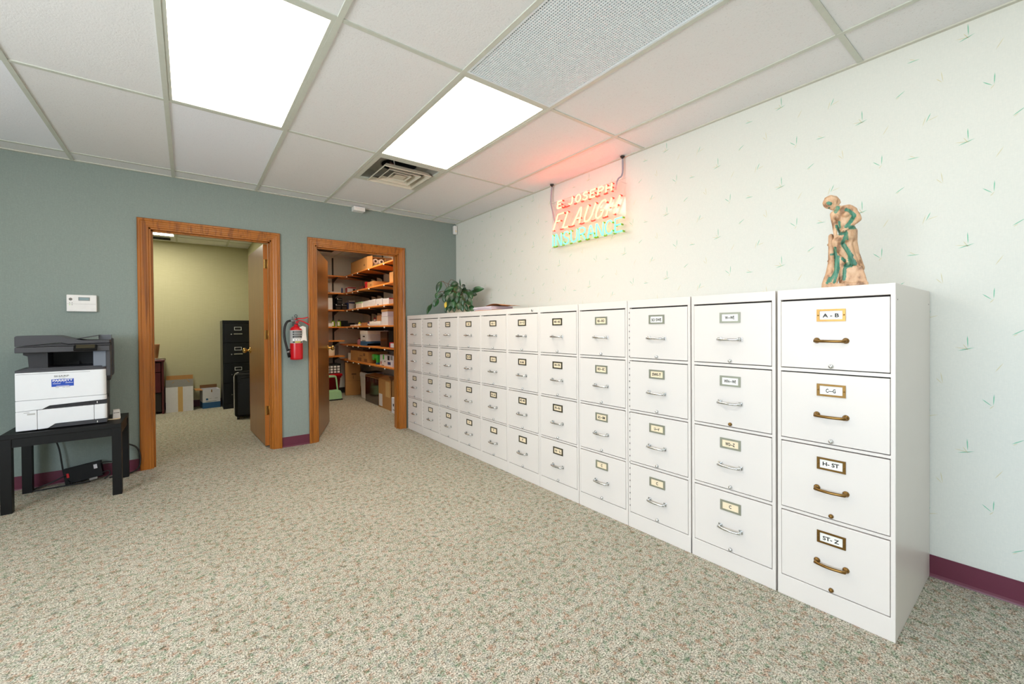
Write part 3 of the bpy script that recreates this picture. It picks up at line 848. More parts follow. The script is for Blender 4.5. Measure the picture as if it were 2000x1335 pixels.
# ================================================================== FIGURINE
SO = Vector((2.215, .542, CH)); srt = Vector((.2425, -.970, 0)); sfw = Vector((.970, .2425, 0))
K = .0003403; KU = .000270      # height and breadth of one modelling unit
def SP(zx, zy, d=0.0):
    u = (zx - 640) * KU; z = (1302 - zy) * K
    return srt * u + Vector((0, 0, z * (1 - .45 * u))) + sfw * (d * KU)
def limb(mb, pts, seg=14):
    P = [SP(*p[:3]) for p in pts]; rr = [p[3] * K * .86 for p in pts]
    # densify
    Q, R_ = [], []
    for i in range(len(P) - 1):
        for s in range(4):
            t = s / 4; Q.append(P[i].lerp(P[i + 1], t)); R_.append(rr[i] * (1 - t) + rr[i + 1] * t)
    Q.append(P[-1]); R_.append(rr[-1])
    mb.tube(Q, R_, seg)
    mb.ball(P[0], rr[0], 12); mb.ball(P[-1], rr[-1], 12)
def build_figurine():
    b = MB()
    # head leaning down to the viewer's left, hair roll and bun
    b.ball(SP(440, 226, 0), (80 * K, 80 * K, 80 * K), 20)
    limb(b, [(432, 262, -28, 52), (452, 292, -44, 38), (466, 316, -52, 20)])          # face, narrowing to the chin
    limb(b, [(490, 268, -20, 40), (470, 300, -42, 26)])                               # cheek and jaw
    limb(b, [(352, 238, -34, 15), (395, 192, -66, 18), (455, 172, -70, 19), (515, 196, -45, 22)])    # rolled hair over the brow
    limb(b, [(380, 178, -10, 18), (440, 150, -10, 20), (505, 165, 0, 24), (540, 205, 12, 26)])
    b.ball(SP(528, 225, 22), 34 * K, 14); b.ball(SP(552, 222, 25), 19 * K, 10)        # knot of hair at the nape
    limb(b, [(388, 272, -82, 8), (412, 266, -90, 8), (438, 262, -88, 8)], 8)          # brow
    limb(b, [(408, 276, -90, 8), (416, 298, -98, 10), (424, 304, -94, 8)], 8)         # nose
    limb(b, [(434, 320, -82, 7), (450, 317, -82, 7)], 8)                              # mouth
    b.ball(SP(502, 246, -60), (13 * K, 13 * K, 20 * K), 8)                            # ear
    # neck and shoulders
    limb(b, [(500, 275, 0, 48), (545, 315, 15, 52), (590, 350, 25, 60)])
    limb(b, [(500, 360, -10, 46), (580, 318, 20, 62), (665, 300, 40, 62), (722, 325, 45, 54)])
    # torso
    limb(b, [(600, 365, 25, 108), (612, 440, 15, 112), (625, 520, 15, 98), (655, 590, 20, 104), (672, 660, 30, 98)])
    b.ball(SP(632, 392, -88), 40 * K, 14); b.ball(SP(525, 425, -75), 38 * K, 14)
    # viewer-right arm: shoulder, elbow out, hand across the lap
    limb(b, [(712, 330, 30, 54), (765, 395, 5, 46), (785, 442, -25, 40)])
    limb(b, [(785, 442, -25, 40), (720, 505, -80, 34), (650, 565, -112, 24), (625, 580, -120, 22)])
    for k in range(4): limb(b, [(622 - k * 12, 572 + k * 4, -124, 9), (596 - k * 7, 590 + k * 9, -132, 7), (582 - k * 2, 604 + k * 9, -128, 6)], 8)
    limb(b, [(628, 590, -125, 9), (612, 612, -128, 7)], 8)
    # viewer-left arm reaching down to the raised knee
    limb(b, [(482, 372, -10, 46), (488, 450, -35, 38), (500, 525, -60, 34)])
    limb(b, [(500, 525, -60, 34), (502, 590, -90, 27), (505, 650, -112, 22)])
    for k in range(4): limb(b, [(492 + k * 10, 655, -118, 8), (488 + k * 11, 680 - k * 3, -124, 7), (490 + k * 11, 697 - k * 4, -124, 6)], 8)
    # raised leg: thigh to knee, calf across to the foot resting on the rock
    limb(b, [(665, 650, 0, 92), (590, 680, -70, 78), (505, 735, -110, 56)])
    limb(b, [(505, 735, -110, 56), (560, 820, -92, 50), (615, 890, -82, 36), (648, 935, -78, 27)])
    limb(b, [(648, 935, -78, 27), (664, 985, -92, 24), (668, 1008, -104, 17)])
    # standing leg
    limb(b, [(610, 690, 10, 80), (575, 830, -10, 62), (575, 930, -20, 52)])
    limb(b, [(575, 930, -20, 52), (590, 1010, -10, 48), (578, 1130, -5, 28), (575, 1200, -10, 28)])
    limb(b, [(575, 1210, -20, 28), (600, 1225, -60, 24), (630, 1238, -95, 17)])
    limb(b, [(640, 900, 30, 60), (665, 960, 20, 56), (680, 1020, 10, 50)])
    # drapery behind and down the right side, tree stump and folds on the left
    limb(b, [(720, 580, 60, 56), (712, 720, 60, 62), (735, 860, 55, 62), (775, 980, 50, 62), (810, 1050, 45, 52)])
    limb(b, [(690, 640, -20, 34), (680, 760, -30, 34), (715, 900, -30, 34), (770, 1030, -30, 34)])
    limb(b, [(640, 630, -60, 22), (615, 740, -62, 18), (650, 860, -52, 20), (700, 1000, -42, 24)])
    limb(b, [(448, 640, 20, 34), (452, 760, 20, 38), (458, 960, 20, 46), (440, 1110, 15, 62), (410, 1230, 10, 78), (405, 1300, 10, 80)])
    limb(b, [(420, 740, 20, 18), (408, 748, 20, 12)], 8); limb(b, [(424, 948, 10, 18), (410, 950, 10, 13)], 8)
    limb(b, [(505, 780, -60, 18), (520, 930, -50, 22), (515, 1090, -50, 26), (450, 1230, -60, 34), (430, 1300, -50, 36)])
    limb(b, [(545, 880, -50, 14), (545, 1060, -45, 20), (520, 1180, -60, 28), (470, 1290, -80, 34)])
    # rock and plinth
    b.prism([(610, 1035), (830, 1035), (868, 1150), (905, 1302), (560, 1302), (600, 1150)], -85, 120, 'xy', M=Matrix([[srt.x * KU, 0, sfw.x * KU, -640 * KU * srt.x], [srt.y * KU, 0, sfw.y * KU, -640 * KU * srt.y], [0, -K, 0, 1302 * K], [0, 0, 0, 1]]))
    b.prism([(360, 1235), (900, 1235), (905, 1302), (352, 1302)], -110, 130, 'xy', M=Matrix([[srt.x * KU, 0, sfw.x * KU, -640 * KU * srt.x], [srt.y * KU, 0, sfw.y * KU, -640 * KU * srt.y], [0, -K, 0, 1302 * K], [0, 0, 0, 1]]))
    o = b.obj('figurine', ['figurine_clay', 'figurine_green'])
    m = o.modifiers.new('r', 'REMESH'); m.mode = 'VOXEL'; m.voxel_size = .0021
    s = o.modifiers.new('s', 'SMOOTH'); s.iterations = 3; s.factor = .5
    me = bpy.data.meshes.new_from_object(o.evaluated_get(bpy.context.evaluated_depsgraph_get()))
    o.modifiers.clear(); o.data = me
    if len(me.materials) == 0:
        me.materials.append(MATS['figurine_clay']); me.materials.append(MATS['figurine_green'])
    # patina: green paint brushed on the front; thin brow stroke is painted shade
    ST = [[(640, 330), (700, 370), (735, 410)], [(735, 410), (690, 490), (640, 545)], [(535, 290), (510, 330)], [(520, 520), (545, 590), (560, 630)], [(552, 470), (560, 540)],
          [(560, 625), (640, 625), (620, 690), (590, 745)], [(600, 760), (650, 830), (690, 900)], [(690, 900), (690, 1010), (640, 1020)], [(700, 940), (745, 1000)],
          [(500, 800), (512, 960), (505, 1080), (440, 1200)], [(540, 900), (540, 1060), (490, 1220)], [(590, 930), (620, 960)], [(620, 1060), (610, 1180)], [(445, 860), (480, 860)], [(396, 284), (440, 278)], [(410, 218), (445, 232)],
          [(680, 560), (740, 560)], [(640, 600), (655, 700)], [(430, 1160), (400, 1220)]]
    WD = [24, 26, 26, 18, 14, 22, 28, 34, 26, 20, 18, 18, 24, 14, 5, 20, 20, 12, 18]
    def dist(p, a, c):
        ab = (c[0] - a[0], c[1] - a[1]); t = max(0, min(1, ((p[0] - a[0]) * ab[0] + (p[1] - a[1]) * ab[1]) / (ab[0] ** 2 + ab[1] ** 2)))
        return sqrt((p[0] - a[0] - ab[0] * t) ** 2 + (p[1] - a[1] - ab[1] * t) ** 2)
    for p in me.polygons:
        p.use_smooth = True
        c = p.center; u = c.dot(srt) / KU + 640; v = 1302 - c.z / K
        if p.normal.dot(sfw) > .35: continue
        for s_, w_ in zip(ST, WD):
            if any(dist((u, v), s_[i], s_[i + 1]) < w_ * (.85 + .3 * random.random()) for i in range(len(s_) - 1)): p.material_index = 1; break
    o.location = SO + Vector((0, 0, .0025))
    tag(o, 'clay and green figurine of a bending woman on the brass-handled cabinet', 'figurine')
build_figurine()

# ================================================================== NEON SIGN
SX = RX - .075
SY0, SY1, SZ0, SZ1 = 1.985, 2.792, 1.873, 2.290
SW, SH = SY1 - SY0, SZ1 - SZ0
sg = thing('neon_sign', (SX, (SY0 + SY1) / 2, SZ0), 'lit red and green neon sign hanging on the wallpapered wall', 'neon sign')
def sp(u, v, d=0): return (-d, SW / 2 - u * SW, v * SH)     # u to the viewer's right, v up, d toward the room
b = MB(); b.box((.0, -SW / 2, 0), (.006, SW / 2, SH), 0, .001, 1)
for z in (0, SH - .012): b.box((-.012, -SW / 2, z), (0, SW / 2, z + .004))
b.obj('backing_panel', 'acrylic', sg)
GL = {
 'E': [[(1, 1), (0, 1), (0, 0), (1, 0)], [(0, .52), (.8, .52)]],
 'J': [[(.75, 1), (.75, .25), (.6, .04), (.3, 0), (.05, .15)]],
 'O': [[(.5 + .5 * cos(a), .5 + .5 * sin(a)) for a in [pi / 2 + 2 * pi * i / 16 for i in range(17)]]],
 'S': [[(.95, .82), (.7, 1), (.3, 1), (.06, .80), (.25, .58), (.75, .44), (.95, .22), (.7, 0), (.25, 0), (.02, .18)]],
 'P': [[(0, 0), (0, 1), (.65, 1), (.95, .85), (.95, .62), (.65, .48), (0, .48)]],
 'H': [[(0, 0), (0, 1)], [(1, 0), (1, 1)], [(0, .5), (1, .5)]],
 'F': [[(1, 1), (.05, 1), (0, 0)], [(0, .55), (.75, .55)]],
 'L': [[(.05, 1), (0, 0), (.85, 0)]],
 'A': [[(0, 0), (.38, .92), (.5, 1), (.62, .92), (1, 0)], [(.2, .36), (.82, .36)]],
 'U': [[(0, 1), (0, .28), (.2, .03), (.5, 0), (.8, .05), (1, .3), (1, 1)]],
 'G': [[(.95, .85), (.7, 1), (.35, .98), (.08, .75), (0, .4), (.15, .1), (.5, 0), (.85, .12), (.92, .42), (.55, .42)]],
 'I': [[(.5, 0), (.5, 1)]],
 'N': [[(0, 0), (0, 1), (.15, .98), (.85, .02), (1, 0), (1, 1)]],
 'R': [[(0, 0), (0, 1), (.65, 1), (.95, .85), (.95, .64), (.65, .5), (0, .5)], [(.5, .5), (1, 0)]],
 'C': [[(.95, .82), (.7, 1), (.35, .98), (.08, .75), (0, .45), (.1, .16), (.4, 0), (.75, .02), (.97, .2)]],
 '.': [[(.3, .0), (.3, .06)]],
}
def smooth(pts, it=2):
    for _ in range(it):
        q = [pts[0]]
        for a, c in zip(pts, pts[1:]):
            q += [tuple(.75 * x + .25 * y for x, y in zip(a, c)), tuple(.25 * x + .75 * y for x, y in zip(a, c))]
        pts = q + [pts[-1]]
    return pts
def tight(pts, r=.009):
    """round the corners of a bent tube with a small radius only"""
    q = [tuple(pts[0])]
    for i in range(1, len(pts) - 1):
        a, p, c = Vector(pts[i - 1]), Vector(pts[i]), Vector(pts[i + 1])
        for e in (a, c):
            L = (e - p).length; q.append(tuple(p + (e - p) * min(.45, r / max(L, 1e-6))))
        q.insert(-1, tuple(p.lerp((a + c) / 2, .02)))
    return q + [tuple(pts[-1])]
def neon(word, u0, u1, v0, v1, gap, slant, mat, dim, rad=.0055):
    adv = (u1 - u0 + gap) / sum(.35 if ch in ' .' else (.55 if ch == 'I' else 1) for ch in word)
    u = u0; prev = None
    for ch in word:
        wdt = adv * (.35 if ch in ' .' else (.55 if ch == 'I' else 1))
        if ch == ' ': u += wdt; continue
        lw = wdt - gap
        b = MB(); dk = b
        for s in GL[ch]:
            P = [sp(u + lw * x + slant * y, v0 + (v1 - v0) * y, .024) for x, y in s]
            b.tube(smooth(tight(P), 1), rad, 8)
            for e, nx_ in ((P[0], P[1]), (P[-1], P[-2])):      # blacked-out ends bent back to the panel
                dk.tube(smooth([e, (e[0] + .012, e[1], e[2]), (-.003, e[1] - .006, e[2] - .004)], 1), rad * 1.05, 6, 1)
        if prev: dk.tube(smooth([prev, (-.009, prev[1] - .006, prev[2] - .006), (-.009, sp(u, 0)[1] + .004, sp(0, v0)[2] - .004), sp(u + slant * 0, v0, .010)], 1), rad, 6, 1)
        b.obj('neon_letter', [mat, dim], sg)
        prev = sp(u + lw, v0, .010)
        u += wdt
neon('E. JOSEPH', .115, .855, .815, .955, .035, .01, 'neon_red', 'neon_red_dim')
neon('FLAUGH', .045, .885, .375, .685, .052, .075, 'neon_red', 'neon_red_dim', .0060)
neon('INSURANCE', .025, .985, .03, .275, .030, .0, 'neon_green', 'bottle_green', .0058)
hooks = [(2.835 - (SY0 + SY1) / 2, .10, .55), (2.043 - (SY0 + SY1) / 2, .86, .84)]
for hy_, u, v in hooks:
    b = MB(); top = Vector((.04, hy_, H - SZ0 - .012)); e = Vector(sp(u * .3 + (.0 if hy_ > 0 else .61), v, -.014))
    b.tube(smooth([top, top + Vector((0, .02 if hy_ > 0 else -.003, -.14)), Vector((-.002, e.y + (.015 if hy_ > 0 else -.03), SH + .01 if hy_ < 0 else SH * .8)), e], 2), .0065, 8)
    b.obj('hanging_cable', 'tube_glass', sg)
for hy_, u, v in hooks:
    b = MB(); b.lathe([(.018, .0), (.017, -.006), (.008, -.010), (.006, -.022)], (.04, hy_, H - SZ0 - .001), 14)
    b.obj('ceiling_hook', 'dark_metal', sg)
for (u, v) in ((.06, .05), (.94, .05), (.06, .95), (.94, .95)):
    p = sp(u, v); b = MB(); b.cyl((.004, p[1], p[2]), (.0745, p[1], p[2]), .004, seg=8); b.obj('standoff', 'acrylic', sg)

# ================================================================== PRINTER CORNER
TZ = .503
tb = thing('side_table', (-.6625, 4.30, 0), 'black square-legged side table carrying the printer', 'table')
tx, ty = .2825, .245
b = MB(); b.box((-tx, -ty, TZ - .03), (tx, ty, TZ), 0, .002, 1); b.obj('tabletop', 'black_wood', tb)
b = MB()
for y in (-ty + .006, ty - .024): b.box((-tx + .05, y, TZ - .085), (tx - .05, y + .018, TZ - .03))
for x in (-tx + .006, tx - .024): b.box((x, -ty + .05, TZ - .085), (x + .018, ty - .05, TZ - .03))
b.obj('apron', 'black_wood', tb)
for sx in (-1, 1):
    for sy_ in (-1, 1):
        b = MB(); b.box((sx * tx, sy_ * ty, 0), (sx * (tx - .05), sy_ * (ty - .05), TZ - .03), 0, .0015, 1); b.obj('leg', 'black_wood', tb)

PR = thing('printer', (-.686, 4.30, TZ), 'white and charcoal multifunction printer on the black side table', 'printer', None, radians(4))
PW = .212; y0, y1 = -.185, .19      # local x -PW..PW, front at y0
def rbox(b, x0, x1, ya, yb, z0, z1, mat=0, r=.03, left=False):
    """box with its front right vertical edge rounded"""
    n = 6; pts = [(x0, ya)] if not left else [(x0 + r - r * cos(a), ya + r - r * sin(a)) for a in [i * pi / 2 / n for i in range(n + 1)]]
    pts += [(x1 - r + r * sin(a), ya + r - r * cos(a)) for a in [i * pi / 2 / n for i in range(n + 1)]] + [(x1, yb), (x0, yb)]
    b.prism(pts, z0, z1, 'xy', mat, bev=.0015)
b = MB(); b.box((-PW + .01, y0 + .03, .006), (PW - .004, y1, .40), 0, .004)
for x in (-.17, .15):
    for y in (-.14, .15): b.box((x, y, 0), (x + .03, y + .03, .008))
b.obj('chassis', 'printer_dark', PR)
# paper tray: three white fascias with an angled lower lip
def poly_front(name, poly, ya, yb, mat):
    b = MB(); b.prism(poly, ya, yb, 'xz', 0, bev=.0016); return b.obj(name, mat, PR)
b = MB(); b.prism([(-PW, .008), (-PW + .093, .008), (-PW + .093, .136), (-PW, .132)], y0, y0 + .04, 'xz', bev=.0016)
b.prism([(-PW + .095, .008), (-PW + .14, .010), (-PW + .175, .036), (PW - .064, .036), (PW - .064, .138), (-PW + .095, .136)], y0, y0 + .04, 'xz', bev=.0016)
rbox(b, PW - .062, PW + .002, y0, y0 + .2, .036, .139, 0, .02)
tray = b.obj('paper_tray', 'printer_white', PR)
b = MB(); b.box((-PW + .05, y0 - .0008, .108), (-PW + .085, y0 + .001, .118), 0); b.box((-PW + .035, y0 - .0008, .122), (-PW + .06, y0 + .001, .126), 0); b.obj('tray_label', 'label_grey', tray)
b = MB(); b.prism([(-PW + .14, .008), (PW, .008), (PW, .034), (-PW + .178, .034)], y0 + .008, y0 + .06, 'xz'); b.obj('tray_grip', 'printer_grey', tray)
b = MB(); b.box((PW - .05, y0 + .004, .012), (PW - .046, y0 + .0085, .024)); b.obj('tray_number', 'white_plastic', tray)
# upper tray recess and lower white band
b = MB(); b.prism([(-PW + .12, .139), (PW, .141), (PW, .168), (-PW + .15, .158)], y0 + .012, y0 + .06, 'xz'); b.box((-PW + .18, y0 + .008, .145), (-PW + .22, y0 + .02, .158)); b.box((PW - .12, y0 + .006, .146), (PW - .09, y0 + .02, .162))
b.obj('tray_recess', 'printer_dark', PR)
b = MB(); b.box((PW - .05, y0 + .011, .148), (PW - .046, y0 + .0125, .160)); b.obj('tray_number', 'white_plastic', PR)
b = MB(); b.prism([(-PW, .134), (-PW + .115, .139), (-PW + .15, .160), (PW - .03, .170), (PW - .03, .203), (-PW, .203)], y0, y0 + .04, 'xz', bev=.0016); rbox(b, PW - .032, PW + .001, y0, y0 + .2, .170, .203, 0, .028)
b.obj('front_band', 'printer_white', PR)
b = MB(); rbox(b, -PW, PW, y0, y0 + .22, .205, .385, 0, .03)
fd = b.obj('front_door', 'printer_white', PR)
b = MB(); b.box((-PW + .004, y0 - .0006, .374), (PW - .08, y0 + .001, .3755)); b.obj('door_seam', 'printer_grey', fd)
# stickers and lettering on the door
Mf = lambda x, z, d: frame((x, y0 - d, z), (1, 0, 0), (0, 0, 1))
b = MB(); b.box((-.052, y0 - .0012, .283), (.052, y0 - .0002, .333), 0)
b.text('PARRETT', .017, Mf(0, .3225, .0014), 1, .0002, width=.094, bold=.0006)
for k in range(6): b.box((-.040 + k * .014, y0 - .0014, .3115), (-.036 + k * .014, y0 - .0010, .3135), 1)
for x in (-.046, .012): b.box((x, y0 - .0014, .302 if x < 0 else .3045), (x + .036, y0 - .0010, .3045 if x < 0 else .307), 1)
b.box((-.03, y0 - .0014, .2865), (.03, y0 - .0010, .2885), 1)
b.obj('sticker', ['sticker_blue', 'white_plastic'], fd)
b = MB(); b.text('SHARP', .016, Mf(-.005, .352, .0006), 0, .0002, width=.070, bold=.0004); b.box((-.02, y0 - .0006, .3385), (.012, y0 + .0002, .340))
for xa, xb in ((-.034, -.018), (-.002, .012), (.015, .035)): b.box((xa, y0 - .0006, .2755), (xb, y0 + .0002, .2775))
b.obj('lettering', 'grey_metal', fd)
# output tray deck, side pillars, rear wall
b = MB(); rbox(b, -PW, PW + .002, y0 + .001, y1, .386, .402, 0, .03); b.prism([(-PW + .02, .402), (PW - .02, .402), (PW - .02, .412), (-PW + .05, .412)], y0 + .02, y1, 'xz'); b.obj('output_deck', 'printer_grey', PR)
b = MB(); b.prism([(-PW + .055, .402), (-PW + .14, .402), (-PW + .14, .515), (-PW + .03, .515), (-PW + .03, .50), (-PW + .05, .49)], y0 + .05, y1, 'xz'); b.obj('pillar', 'printer_dark', PR)
b = MB(); b.box((PW - .065, y0 + .02, .402), (PW, y1, .515), 0, .003); b.obj('pillar', 'printer_blue_grey', PR)
b = MB(); b.box((-PW + .14, y1 - .07, .402), (PW - .06, y1, .515)); b.box((-.02, y1 - .09, .412), (.06, y1 - .07, .435)); b.obj('rear_panel', 'printer_dark', PR)
# right side cover bulging out and rear hump
b = MB(); b.prism([(y0 + .06, .30), (y0 + .02, .34), (y0 + .02, .555), (y1 - .02, .555), (y1 - .02, .32)], PW - .001, PW + .022, 'yz', bev=.003)
b.prism([(y1 - .12, .32), (y1 + .05, .32), (y1 + .05, .60), (y1 - .12, .60)], PW - .03, PW + .030, 'yz', bev=.004)
b.box((PW - .006, y0 + .03, .01), (PW + .003, y1 + .02, .34), 0, .002)
b.box((PW + .001, y0 + .10, .175), (PW + .006, y0 + .16, .200), 1)
b.obj('side_cover', ['printer_grey', 'black_plastic'], PR)
# scanner bed and feeder
b = MB(); b.box((-PW, y0 + .0, .515), (PW + .02, y1 + .03, .552), 0, .004); b.obj('scanner_bed', 'printer_grey', PR)
b = MB(); b.prism([(-PW, .554), (-.005, .575), (.03, .563), (PW + .022, .570), (PW + .022, .555)], y0 + .002, y1 + .03, 'xz'); b.obj('scanner_lip', 'printer_dark', PR)
b = MB(); b.prism([(-PW, .556), (-.01, .580), (.025, .568), (PW + .02, .573), (PW + .02, .592), (.10, .592), (.03, .606), (-.03, .627), (-PW + .01, .627), (-PW, .62)], y0 + .004, y1 + .03, 'xz', bev=.002); b.obj('document_feeder', 'printer_grey', PR)
b = MB(); b.prism([(.04, .600), (.055, .598), (.175, .622), (.172, .628)], y0 + .05, y1 - .02, 'xz'); b.obj('feed_tray', 'printer_grey', PR)
b = MB(); b.prism([(.165, .592), (PW + .02, .592), (PW + .02, .627), (.165, .627)], y1 - .14, y1 + .03, 'xz'); b.obj('feeder_back', 'printer_blue_grey', PR)
b = MB(); b.box((-.058, -.002, -.03), (.058, .014, .03), 0, .004); b.box((-.046, -.003, -.018), (.046, -.001, .020), 1)
o = b.obj('control_panel', ['black_plastic', 'holder_dark'], PR, (.112, y0 - .010, .548), (radians(-50), 0, 0))

bx = thing('ink_box', (-.432, 4.335, TZ), 'tiny white box on the table corner beside the printer', 'box')
b = MB(); b.prism([(-.022, 0), (.022, 0), (.018, .062), (-.018, .062)], -.028, .028, 'xz', bev=.001); b.obj('body', 'white_plastic', bx, None, (0, 0, .15))
b = MB()
for xa, xb in ((-.016, -.008), (-.006, .0), (.002, .015)): b.box((xa, -.0292, .040), (xb, -.0278, .0435))
b.obj('print', 'ink', bx, None, (0, 0, .15))
b = MB(); b.tube(smooth([(-.04, 0, 0), (-.02, -.012, 0), (.01, -.010, .0), (.03, .004, .0)]), .0045, 8)
tag(b.obj('plug_cover', 'card_cream', None, (-.435, 4.255, TZ + .005)), 'small cream curved clip lying in front of the tiny white box', 'clip')

ups = thing('power_supply', (-.637, 4.585, .012), 'black power unit with a red switch leaning on the baseboard under the table', 'power unit', None, 0)
T = Matrix.Rotation(radians(-8.5), 4, 'Y') @ Matrix.Rotation(radians(-8), 4, 'X')
b = MB(); b.box((-.104, -.035, 0), (.104, .028, .118), 0, .003, M=T); b.obj('body', 'black_plastic', ups)
b = MB(); b.box((-.088, -.040, .048), (-.074, -.034, .080), 0, .001, 1, M=T); b.obj('switch', 'red_paint', ups)
b = MB(); b.box((.062, -.0358, .066), (.082, -.0345, .098), 0, M=T); b.obj('label_plate', 'white_box', ups)
b = MB(); b.tube(smooth([T @ Vector(p) for p in ((.10, -.03, .10), (.125, -.02, .10), (.165, -.02, .085))]), .0045, 6)
b.tube(smooth([T @ Vector(p) for p in ((.10, -.03, .02), (.14, -.03, .03), (.15, -.04, .0), (.11, -.05, -.028))]), .0045, 6)
b.obj('outlet_lead', 'cable_black', ups)
b = MB(); b.box((.03, -.055, -.008), (.075, -.035, .008), 0, .003, M=T); b.obj('plug', 'grey_board', ups, (0, -.005, -.003))
def cord(name, pts, r, label):
    b = MB(); b.tube(smooth(pts, 3), r, 8); tag(b.obj(name, 'cable_black'), label, 'cable')
cord('electric_cable', [(-.79, 4.56, .47), (-.80, 4.60, .36), (-.775, 4.60, .27), (-.765, 4.60, .16), (-.755, 4.60, .07), (-.72, 4.545, .02), (-.70, 4.52, .008)], .005, 'black cord hanging from the printer table to the power unit')
cord('electric_cable', [(-.735, 4.555, .075), (-.80, 4.565, .04), (-.89, 4.56, .008), (-.93, 4.535, .006), (-.90, 4.50, .006), (-.80, 4.52, .006), (-.70, 4.515, .006), (-.60, 4.51, .012)], .005, 'black cord looping on the carpet left of the power unit')
cord('electric_cable', [(-.42, 4.59, .25), (-.385, 4.62, .235), (-.335, 4.62, .20), (-.318, 4.615, .13), (-.322, 4.60, .04), (-.36, 4.59, .007), (-.45, 4.56, .006), (-.50, 4.55, .006)], .006, 'black cord curving down between the table and the left door frame')

kp = thing('alarm_keypad', (-.647, BY, 1.375), 'white alarm keypad with a small display on the sage wall above the printer', 'keypad')
b = MB(); b.box((-.083, -.026, -.065), (.083, 0, .065), 0, .005); b.obj('body', 'white_plastic', kp)
b = MB(); b.box((-.018, -.0275, .020), (.046, -.0255, .047), 0, .001, 1); sc_ = b.obj('display', 'grey_board', kp)
b = MB(); b.box((-.013, -.0285, .024), (.041, -.027, .043)); b.obj('screen', 'lcd', sc_)
b = MB()
for x, z, m in ((-.065, .002, 1), (-.052, .002, 1), (-.065, -.012, 0), (-.052, -.012, 1)): b.cyl((x, -.0265, z), (x, -.0252, z), .003, seg=10, mat=m)
b.lathe([(.010, 0), (.0, .0004)], seg=14, mat=1, M=Matrix.Translation((-.06, -.0262, .030)) @ Matrix.Rotation(pi / 2, 4, 'X'))
b.obj('indicator', ['led', 'grey_board'], kp)
b = MB(); b.box((-.08, -.0264, -.006), (.08, -.0255, -.005)); b.obj('flap_seam', 'grey_board', kp)

# fire extinguisher
EX = thing('fire_extinguisher', (.846, BY - .082, .865), 'red fire extinguisher hanging on the sage wall between the two doorways', 'fire extinguisher')
b = MB(); b.lathe([(.0, 0), (.05, 0), (.056, .006), (.057, .02), (.057, .275), (.054, .298), (.044, .315), (.028, .326), (.018, .330), (.018, .345), (0, .345)], seg=32); b.obj('cylinder', 'red_paint', EX)
def band(z0, z1, mat, r=.0576):
    b.lathe([(r, z0), (r, z1)], seg=32, mat=mat, cap=False)
b = MB(); band(.162, .288, 1); 
a0 = -pi / 2 - .75
for z0, z1, mt in ((.262, .280, 0), (.240, .256, 0), (.214, .234, 0), (.184, .206, 3), (.166, .180, 0)):
    rings = [[Vector((.0582 * cos(a0 + 1.5 * i / 12), .0582 * sin(a0 + 1.5 * i / 12), z)) for i in range(13)] for z in (z0, z1)]
    b.rings(rings, mt, True, False, False, False)
for k in range(3): b.ball((.0585 * cos(a0 + .35 + .4 * k), .0585 * sin(a0 + .35 + .4 * k), .195), (.007, .007, .007), 8, 1)
for k in range(1): b.rings([[Vector((.0587 * cos(a0 + .35 + .9 * i / 12), .0587 * sin(a0 + .35 + .9 * i / 12), zz)) for i in range(13)] for zz in (.169, .178)], 2, True, False, False, False)
for z in (.2165, .2225, .244, .250, .266, .272):
    b.rings([[Vector((.0588 * cos(a0 + .2 + 1.1 * i / 12), .0588 * sin(a0 + .2 + 1.1 * i / 12), zz)) for i in range(13)] for zz in (z, z + .002)], 1, True, False, False, False)
b.obj('label_band', ['label_black', 'label_grey', 'label_yellow', 'white_plastic'], EX)
b = MB(); b.cyl((0, 0, .343), (0, 0, .392), .017, .015, 16); b.cyl((.0, 0, .375), (-.05, 0, .382), .011, .010, 12); b.obj('valve', 'grey_metal', EX)
b = MB(); b.cyl((.004, -.012, .365), (.004, -.024, .365), .014, seg=16); b.obj('gauge', 'red_plastic', EX)
b = MB(); b.tube(smooth([(-.012, 0, .392), (.02, 0, .405), (.06, 0, .402), (.105, 0, .415)]), [.009] * 20 if False else .0075, 8, flat=.6)
b.tube(smooth([(-.015, 0, .372), (.03, 0, .385), (.07, 0, .372), (.120, 0, .338)]), .0075, 8, flat=.7); b.obj('lever', 'red_paint', EX)
b = MB(); b.tube([(-.004 + .012 * cos(2 * pi * i / 16), -.012, .428 + .012 * sin(2 * pi * i / 16)) for i in range(17)], .0025, 6); b.cyl((0, -.012, .418), (.006, -.012, .395), .003, seg=6); b.obj('safety_pin', 'black_metal', EX)
b = MB(); b.tube(smooth([(-.05, 0, .382), (-.085, -.004, .372), (-.108, -.008, .30), (-.105, -.01, .20), (-.085, -.012, .115), (-.075, -.014, .075)], 3), .0105, 10); b.obj('hose', 'cable_black', EX)
b = MB(); b.cyl((-.078, -.013, .10), (-.066, -.015, .025), .0135, .0125, 12); b.cyl((-.076, -.013, .088), (-.073, -.0135, .070), .0145, seg=12, mat=1); b.box((-.09, -.018, .098), (-.052, -.006, .106), 0); b.obj('nozzle', ['black_plastic', 'grey_metal'], EX)
b = MB(); b.sheet([[(.022 + .030 * i + .002 * j, -.045 + .012 * i + .008 * sin(j), .33 - .035 * j - .012 * abs(i - 1)) for i in range(3)] for j in range(5)], 0); b.tube([(.01, -.012, .36), (.03, -.035, .335)], .0012, 6); b.obj('inspection_tag', 'paper', EX)
b = MB(); b.box((-.02, .058, .20), (.02, .082, .42)); b.box((-.012, .0, .335), (.012, .06, .345)); b.obj('wall_bracket', 'grey_metal', EX)

